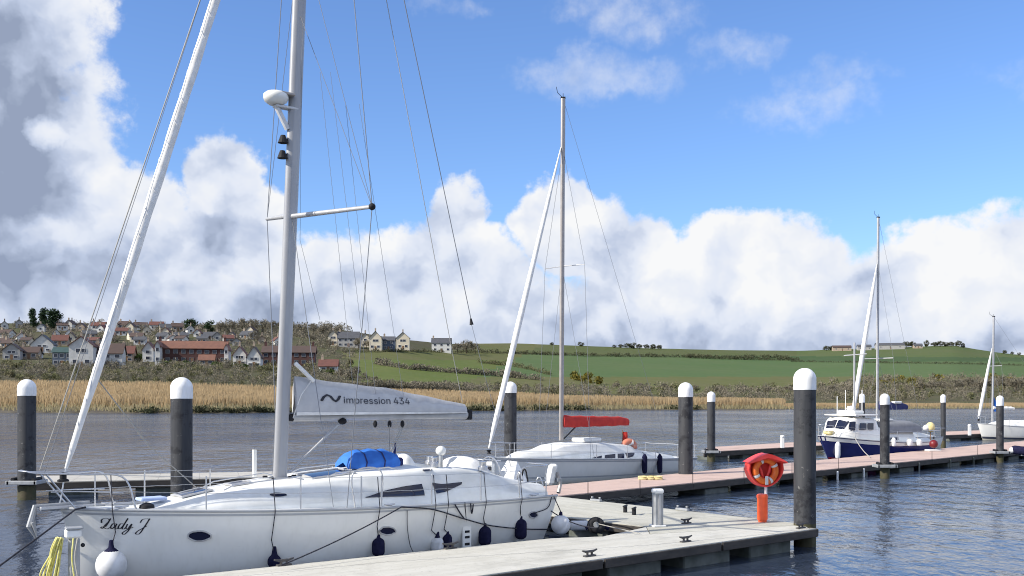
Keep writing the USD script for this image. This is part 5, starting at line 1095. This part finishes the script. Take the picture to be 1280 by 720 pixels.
c = at_y(724, 657, 25.6); t = Thing('fender', 'white cylinder fender lying between stern ball fender and dock wheel', 'fender', c); b = MB(); b.tube([(-.22, -.02, .0), (-.2, -.02, 0), (.2, .04, .0), (.22, .04, 0)], [.06, .12, .12, .06], 14); t.part('body', b, M['fwhite'], 50, world=False); b = MB(); b.tube([(.2, .04, 0), (.25, .05, .09)], .022, 6); t.part('neck', b, M['fwhite'], world=False)

# ---- the yacht with the red boom cover
def simple_rig(bt, ms_, zb, zt, fb, fz0, fz1, zboom, blen, covmat, chs, r=.085, spz=None, mat='alu', genr=.075, covh=.34, spr=.03):
    mast_ = bt.rod('mast', [bt.W(ms_ + .02 * k, 0, zb + (zt - zb) * k / 6) for k in range(7)], r, M[mat], 12, ax=np.append(bt.a, 0), r2=r * .75)
    mx = lambda z: ms_ + .12 * (z - zb) / (zt - zb)
    zs_ = np.linspace(fb[1], fz1, 16); g_ = [bt.W(fb[0] + (mx(fz1) - .12 - fb[0]) * (z - fb[1]) / (fz1 - fb[1]), 0, z) for z in zs_]
    bt.rod('furled_jib', g_, np.interp(np.linspace(0, 1, 16), [0, .08, .4, .8, 1], [.03, genr, genr * 1.15, genr * .8, .02]), M['cloth'], 10)
    b = MB(); b.lathe(g_[0] - (0, 0, .2), [(.001, 0), (.1, 0), (.05, .06), (.1, .14), (.001, .16)], 12); bt.t.part('furling_drum', b, M['black'])
    bm = bt.rod('boom', [bt.W(ms_ + .12, 0, zboom), bt.W(ms_ + blen, 0, zboom)], .065, M['alu'], 10)
    uu_ = np.linspace(0, 1, 16); vv_ = np.linspace(-1, 1, 13); g2 = []
    for u in uu_:
        h_ = covh * np.interp(u, [0, .1, .9, 1], [1.15, 1.05, .85, .7]); g2.append([bt.W(ms_ + .05 + (blen - .1) * u, math.sin(v * 2.4) * .15 * (1 + .08 * math.sin(u * 40)), zboom - .07 + h_ * (1 - abs(v) ** 1.6) + .015 * math.sin(u * 31)) for v in vv_])
    b = MB(); b.loft(g2)
    for e in (0, -1): r_ = np.array(g2[e]); b.add(np.vstack([r_, r_.mean(0)[None]]), [(i, i + 1, 13) for i in range(12)])
    bt.t.part('boom_cover', b, covmat, 45, parent=bm)
    spz = spz or zb + (zt - zb) * .52
    for sd in (1, -1):
        tp = bt.W(mx(spz) + .15, chs * .75 * sd, spz); bt.rod('spreader', [bt.W(mx(spz), 0, spz), tp], spr, M['alu'], 6, parent=mast_)
        bt.rod('shroud', [bt.W(ms_ + .15, chs * sd, float(bt.zs(ms_))), tp, bt.W(mx(fz1), 0, fz1)], .008, W_, 4); bt.rod('shroud', [bt.W(ms_ + .4, chs * sd, float(bt.zs(ms_))), bt.W(mx(spz), 0, spz)], .007, W_, 4)
    bt.rod('backstay', [bt.W(mx(zt), 0, zt), bt.W(bt.L - .2, 0, float(bt.zs(bt.L)) + .1)], .008, W_, 4)
    b = MB(); c_h = bt.W(mx(zt), 0, zt); b.tube([c_h, c_h + (0, 0, .22)], .012, 5); b.tube([c_h + (0, 0, .02), c_h + np.append(-bt.a * .35, .18), c_h + np.append(-bt.a * .42, .40)], .012, 5); b.box(c_h + (0, 0, .03), (.2, .1, .08), 0, .01); bt.t.part('masthead_unit', b, M['black'], parent=mast_)
    return mast_, bm
def rails(bt, xs, h=.6, r=.016):
    for sd in (1, -1):
        ends = []
        for x in xs: bs = bt.hull(x, 1.0, sd) + np.append(-bt.n * sd * .05, 0); bt.rod('stanchion', [bs, bs + (0, 0, h)], r, M['steel'], 5); ends.append(bs)
        for hh_ in (h, h * .5): bt.rod('lifeline', [e + (0, 0, hh_) for e in ends], .006, M['steel'], 4)
    for x_, nm in ((xs[0], 'pulpit'), (xs[-1], 'pushpit')):
        e = .05 if nm == 'pulpit' else bt.L - .05
        bt.rod(nm, curve([bt.hull(x_, 1, 1) + (0, 0, h), bt.hull(e, 1, 1) * .5 + bt.hull(e, 1, 1) * .5 + (0, 0, h), bt.hull(e, 1, -1) + (0, 0, h), bt.hull(x_, 1, -1) + (0, 0, h)], 14), r, M['steel'], 5)
yB = Boat('yacht', 'white yacht with red boom cover moored behind the pink walkway', 'yacht', (-.85, 40.0), math.radians(46), 12.0, 1.75, 7, 1.4, 1.24, 1.0, .78, rake=.9)
yB.build_hull(M['gel']); yB.band(.50, .535, M['grey_gel'], 'waterline_stripe'); yB.band(.93, .97, M['grey_gel'], 'rubbing_strake')
yB.roof_setup([(.9, .15, .1, .02, .02), (1.9, .55, .4, .28, .28), (2.7, .75, .55, .33, .33), (3.6, .9, .65, .55, .55), (5, 1.05, .78, .66, .66), (6.4, 1.15, .85, .64, .64), (7.6, 1.2, .9, .60, .60), (8.1, 1.2, .95, .42, .1), (9.5, 1.2, 1.0, .26, .05), (10.6, 1.1, .95, .16, .05)])
yB.build_roof(M['deck'])
rvB = np.linspace(.3, 4, 100); rxB = np.linspace(1.0, 10.5, 400)
for lo, hi in (([(740, 575.5), (752, 575.5)], [(742, 572), (752, 569.5)]), ([(756, 575), (769, 574)], [(756, 569), (769, 567.5)]), ([(772, 574), (780, 573.5)], [(772, 567.5), (780, 567)]), ([(784, 573), (791, 571)], [(781, 566.5), (793, 566)])):
    yB.pane_on(yB.roof, ([yB.find(yB.roof, rxB, rvB, *k) for k in lo], [yB.find(yB.roof, rxB, rvB, *k) for k in hi]), M['dkglass'], 'cabin_window', .012, 6)
simple_rig(yB, 4.15, 1.8, 15.95, (-.05, 1.62), None, 13.9, 2.40, 4.45, M['redcover'], 1.45, r=.11, mat='alu2', genr=.105, covh=.46, spz=9.0, spr=.016)
rails(yB, [.7, 2.4, 4.6, 6.4, 8.4, 10.2, 11.8])
b = MB(); b.box(yB.W(5.9, -.1, 1.78), (1.1, .8, .16), math.radians(46), .06); yB.t.part('sliding_hatch', b, M['gel'])
yB.rod('vang', [yB.W(4.3, 0, 1.85), yB.W(5.1, 0, 2.36)], .03, M['black'], 6)
hb_ = Thing('horseshoe_buoy', 'orange red horseshoe lifebuoy at the cockpit of the red cover yacht', 'lifebuoy', at_y(786, 556, 45.0)); b = MB(); k = 45 / FPX
b.tube([(k * 7 * math.cos(a), .1 * math.cos(a), k * 7 * math.sin(a) - .1) for a in np.linspace(-.25, math.pi + .25, 18)], .14, 10, ax=(0, 1, 0)); hb_.part('ring', b, M['dullring'], True, world=False); b = MB(); b.tube([(-.1, .02, .05), (.2, .02, .12)], .12, 8); hb_.part('light_patch', b, M['fwhite'], True, world=False)
fl = Thing('ensign', 'red ensign hanging by the boom end of the red cover yacht', 'flag', at_y(778, 540, 45.2)); g = [[(.03 * math.sin(i * 1.3) + .07 * j, .03 * math.sin(j * 2 + i), -.16 * i) for j in range(4)] for i in range(6)]; b = MB(); b.loft(g); fl.part('cloth', b, M['redcover'], True, world=False); b = MB(); b.tube([(0, 0, .1), (0, 0, -1.0)], .015, 5); fl.part('staff', b, M['wood'], world=False)
for px_, m_, lab in ((803, 'fnavy', 'dark fender on the side of the red cover yacht left of its stern'), (822, 'fnavy', 'tall dark fender post near the stern of the red cover yacht')):
    c = yB.onhull(px_, 580, .12); t = Thing('fender', lab, 'fender', c); b = MB(); b.lathe((0, 0, 0), [(.001, -.42), (.1, -.36), (.115, -.2), (.115, .3), (.05, .42), (.001, .45)], 12); t.part('body', b, M[m_], 50, world=False); b = MB(); b.tube([(0, 0, .42), yB.hull(yB.sheer_s(px_), 1.0) + (0, 0, .3) - c], .012, 5); t.part('lanyard', b, M['darkrope'], world=False)
for px_, lab in ((804, 'left'), (813, 'middle'), (822, 'right')):
    c = at_z(px_, 599.5, DZ) + (0, 0, .07); t = Thing('rope_coil', f'{lab} yellow rope coil lying at the back edge of the pink walkway', 'rope coil', c); b = MB()
    b.tube([((.16 + .025 * math.sin(a * 2.3)) * math.cos(a), (.16 + .02 * math.sin(a * 1.7)) * math.sin(a), -.05 + .0035 * a) for a in np.linspace(0, 28, 120)], .022, 5); t.part('coil', b, M['gold'], world=False)

# ---- the blue hulled pilothouse boat, the yacht behind it, the small yacht at the right
yC = Boat('pilothouse_boat', 'blue hulled boat with white pilothouse moored behind the pink walkway', 'boat', (16.75, 56.6), math.radians(35), 8.7, 1.7, 4.0, 1.45, 1.45, 1.05, 1.0, rake=1.0, bowpow=.7)
yC.build_hull(M['navy']); yC.band(.86, .97, M['gel'], 'white_strake'); yC.band(.30, .36, M['maroon'], 'boot_top')
yC.roof_setup([(.5, .15, .10, .03, .03), (.85, .50, .36, .20, .20), (1.15, .78, .60, .46, .46), (1.55, .98, .80, 1.02, 1.02), (2.0, 1.12, .92, 1.24, 1.24), (3.5, 1.2, 1.0, 1.28, 1.28), (3.75, 1.22, 1.04, .85, .85), (5.2, 1.25, 1.05, .75, .75), (6.8, 1.25, 1.05, .65, .65), (7.3, 1.2, 1.0, .25, .05), (8.5, 1.15, .95, .2, .05)])
yC.build_roof(M['gel'], 'pilothouse')
rvC = np.linspace(.05, 3.3, 160); rxC = np.linspace(.55, 8, 500)
for lo, hi in (([(1.20, 3.3), (1.18, 6.9)], [(1.50, 3.4), (1.50, 6.9)]), ([(1.20, 7.1), (1.20, 10.6)], [(1.50, 7.1), (1.50, 10.5)]), ([(1.44, 1.25), (1.72, 1.2)], [(1.60, 2.35), (1.76, 2.35)])): yC.pane_on(yC.roof, (lo, hi), M['dkglass'], 'pilothouse_window', .05, 8)
for lo, hi in (([(1060, 538), (1068, 537.5)], [(1061, 528.5), (1069, 528)]), ([(1073, 538), (1082, 538)], [(1074, 529.5), (1082, 529.5)]), ([(1084, 538), (1091, 538)], [(1084, 529.5), (1091, 529.5)]), ([(1112, 551), (1122, 550.5)], [(1112, 547.5), (1122, 547)])):
    yC.pane_on(yC.roof, ([yC.find(yC.roof, rxC, rvC, *k) for k in lo], [yC.find(yC.roof, rxC, rvC, *k) for k in hi]), M['dkglass'], 'pilothouse_window', .05, 8)
b = MB(); b.box(yC.W(2.7, 0, 2.56), (2.0, 2.1, .08), math.radians(35), .03); yC.t.part('roof_slab', b, M['gel']); b = MB(); b.box(yC.W(2.5, .1, 2.70), (.9, 1.2, .22), math.radians(35), .1); yC.t.part('roof_box', b, M['gel'])
b = MB(); b.tube([yC.W(2.95, 0, 2.6), yC.W(3.0, 0, 6.6)], .055, 8); pm = yC.t.part('signal_mast', b, M['alu']); b = MB(); b.tube([yC.W(3.0, -.7, 5.9), yC.W(3.0, .8, 5.95)], .03, 6); yC.t.part('crosstree', b, M['alu'], parent=pm)
b = MB(); b.lathe(yC.W(2.3, .3, 2.82), [(.001, 0), (.22, 0), (.25, .1), (.2, .22), (.001, .25)], 16); yC.t.part('radar_dome', b, M['gel'], 40)
for k_ in range(4): b = MB(); b.tube([yC.W(2.0 + .4 * k_, -.4 + .25 * k_, 2.6), yC.W(2.0 + .4 * k_, -.4 + .25 * k_, 3.6 + .35 * (k_ % 2))], .022, 5); yC.t.part('antenna', b, M['white'])
b = MB(); b.loft([[yC.W(x, 1.25 * np.sign(math.cos(a)) * abs(math.cos(a)) ** .45, 1.35 + (.86 if x < 7.0 else .7) * abs(math.sin(a)) ** .5) for a in np.linspace(.05, math.pi - .05, 21)] for x in np.linspace(4.3, 7.5, 6)]); 
for xe, hz in ((4.3, .86), (7.5, .7)): r_ = np.array([yC.W(xe, 1.25 * np.sign(math.cos(a)) * abs(math.cos(a)) ** .45, 1.35 + hz * abs(math.sin(a)) ** .5) for a in np.linspace(.05, math.pi - .05, 21)]); b.add(np.vstack([r_, r_.mean(0)[None]]), [(i, i + 1, 21) for i in range(20)])
yC.t.part('cockpit_canopy', b, M['canopy'], 50)
b = MB(); b.box(yC.W(4.9, .2, 2.26), (1.1, 1.2, .12), math.radians(35), .05); yC.t.part('canopy_hatch', b, M['gel'])
rails(yC, [.5, 1.6, 4.6, 6.6, 8.4], .6, .02)
b = MB(); b.box(yC.W(.75, 0, 1.62), (.45, .5, .2), .6, .07); yC.t.part('foredeck_locker', b, M['gold'], label='cream yellow covered locker on the foredeck')
def bfender(bt, px, py, lab, mat, w_=.12, h_=.62):
    c = bt.onhull(px, py, w_); t = Thing('fender', lab, 'fender', c); b = MB(); b.lathe((0, 0, 0), [(.001, -h_ / 2), (w_ * .8, -h_ * .44), (w_, -h_ * .3), (w_, h_ * .3), (w_ * .5, h_ * .46), (.001, h_ / 2)], 12); t.part('body', b, mat, 50, world=False); b = MB(); b.tube([(0, 0, h_ * .45), bt.hull(bt.sheer_s(px), 1.0) + (0, 0, .25) - c], .012, 5); t.part('lanyard', b, M['rope'], world=False)
bfender(yC, 1044.5, 562, 'tall white fender on the blue bow', M['fwhite'], .15, 1.0); bfender(yC, 1115, 551, 'small white fender amidships of the blue hulled boat', M['fwhite'], .12, .5); bfender(yC, 1134, 551, 'white fender near the stern of the blue hulled boat, left one', M['fwhite'], .16, .4); bfender(yC, 1146, 550, 'white fender near the stern of the blue hulled boat, right one', M['fwhite'], .16, .4)
rope('pale rope from the blue bow down to the walkway', sag(yC.hull(1.5, 1.0) + np.append(yC.n * .03, .05), at_z(1088, 571.5, DZ + .05), .12, 10), .022, 'rope')
c = at_y(1167, 555, 58.5); t = Thing('buoy', 'round dark red buoy at the stern of the blue hulled boat', 'buoy', c); b = MB(); b.ball((0, 0, 0), .235, 2); t.part('body', b, M['maroon'], True, world=False); b = MB(); b.tube([(0, 0, .28), (0, 0, .42)], .05, 8); t.part('eye', b, M['black'], world=False); b = MB(); b.box((0, .1, -.36), (.8, .45, .12), .2, .04); t.part('board', b, M['gel'], world=False)
c = at_y(1163, 534, 62.5); t = Thing('buoy', 'yellow buoy with white top hung above the red buoy', 'buoy', c); b = MB(); b.ball((0, 0, 0), .26, 2, (1, 1, 1.2)); t.part('body', b, M['gold'], True, world=False); b = MB(); b.ball((-.25, 0, -.05), .2, 2); t.part('white_float', b, M['fwhite'], True, world=False); b = MB(); b.tube([(0, 0, .3), (0, 0, -1.2)], .03, 6); t.part('staff', b, M['wood'], world=False)
yD = Boat('yacht', 'white yacht with navy sail cover moored beyond the blue hulled boat', 'yacht', (20.9, 64.5), math.radians(35), 8.0, 1.6, 4.6, 1.3, 1.25, 1.0, .9)
yD.build_hull(M['gel']); yD.roof_setup([(1.2, .2, .1, .02, .02), (2.4, .7, .5, .3, .3), (3.4, .95, .7, .5, .5), (5.0, 1.1, .8, .55, .55), (5.8, 1.1, .85, .4, .1), (7.7, 1.0, .8, .15, .05)]); yD.build_roof(M['deck'])
xs_ = np.linspace(1, 9, 400); sD = xs_[np.abs(proj(yD.W(xs_, 0, 2.0))[:, 0] - 1096.5).argmin()]; YD = yD.W(sD, 0, 0)[1]
simple_rig(yD, sD, 1.6, EYE + (HY - 272) * YD / FPX, (.35, 2.4), None, EYE + (HY - 330) * YD / FPX, EYE + (HY - 511) * YD / FPX, 3.1, M['navycover'], 1.4, r=.10, mat='alu', genr=.13, covh=.5, spz=EYE + (HY - 448) * YD / FPX)
rails(yD, [.7, 2.4, 4.2, 6.0, 7.7]); dk = MB(); dk.box(yD.W(sD + 1.9, .1, EYE + (HY - 503) * YD / FPX), (.7, .35, .16), .6, .05); yD.t.part('sail_tie', dk, M['cloth'])
yE = Boat('yacht', 'small white yacht with blue sail cover by the farthest pontoon', 'yacht', (37.6, 84.0), math.radians(12), 8.5, 1.45, 5, 1.2, 1.35, 1.05, .95, rake=.6)
yE.build_hull(M['gel']); yE.band(.30, .40, M['boot'], 'waterline_stripe'); yE.roof_setup([(.9, .2, .1, .02, .02), (1.8, .6, .4, .34, .34), (3, .85, .6, .5, .5), (5, .95, .7, .55, .55), (5.8, .95, .75, .35, .1), (8, .9, .7, .12, .05)]); yE.build_roof(M['deck'])
xs_ = np.linspace(.5, 6, 300); sE = xs_[np.abs(proj(yE.W(xs_, 0, 2.0))[:, 0] - 1240.5).argmin()]; YE = yE.W(sE, 0, 0)[1]
simple_rig(yE, sE, 1.5, EYE + (HY - 396) * YE / FPX, (.1, 1.75), None, EYE + (HY - 435) * YE / FPX, 2.55, 2.0, M['cloth'], 1.15, r=.09, mat='alu', genr=.12, covh=.26, spz=6.0)
b = MB(); b.loft([[yE.W(sE + .10 + .45 * u, .14 * math.sin(v * 2.4), 2.3 + (1.3 - 1.1 * u) * (1 - abs(v) ** 1.6)) for v in np.linspace(-1, 1, 9)] for u in np.linspace(0, 1, 5)]); yE.t.part('sail_bundle', b, M['bluecover'], True); rails(yE, [.5, 2.2, 4.2, 6.2, 8.2], .6, .02)
# dark bow fender of a boat just entering at the right edge
c = at_z(1277, 577, .05); c[2] = .55; t = Thing('dinghy', 'dark inflatable dinghy with pale bow cut by the right edge', 'dinghy', c); b = MB(); b.tube(curve([(2.6, -.45, .05), (1.0, -.5, .05), (.1, -.42, .08), (-.35, 0, .14), (.1, .42, .08), (1.0, .5, .05), (2.6, .45, .05)], 30), .24, 12); t.part('tube', b, M['fnavy'], True, world=False); b = MB(); b.ball((-.5, 0, .12), .17, 2); t.part('bow_cap', b, M['fwhite'], True, world=False); b = MB(); b.box((1.1, 0, -.12), (2.6, .8, .1), 0, .03); t.part('floor', b, M['galv'], world=False)
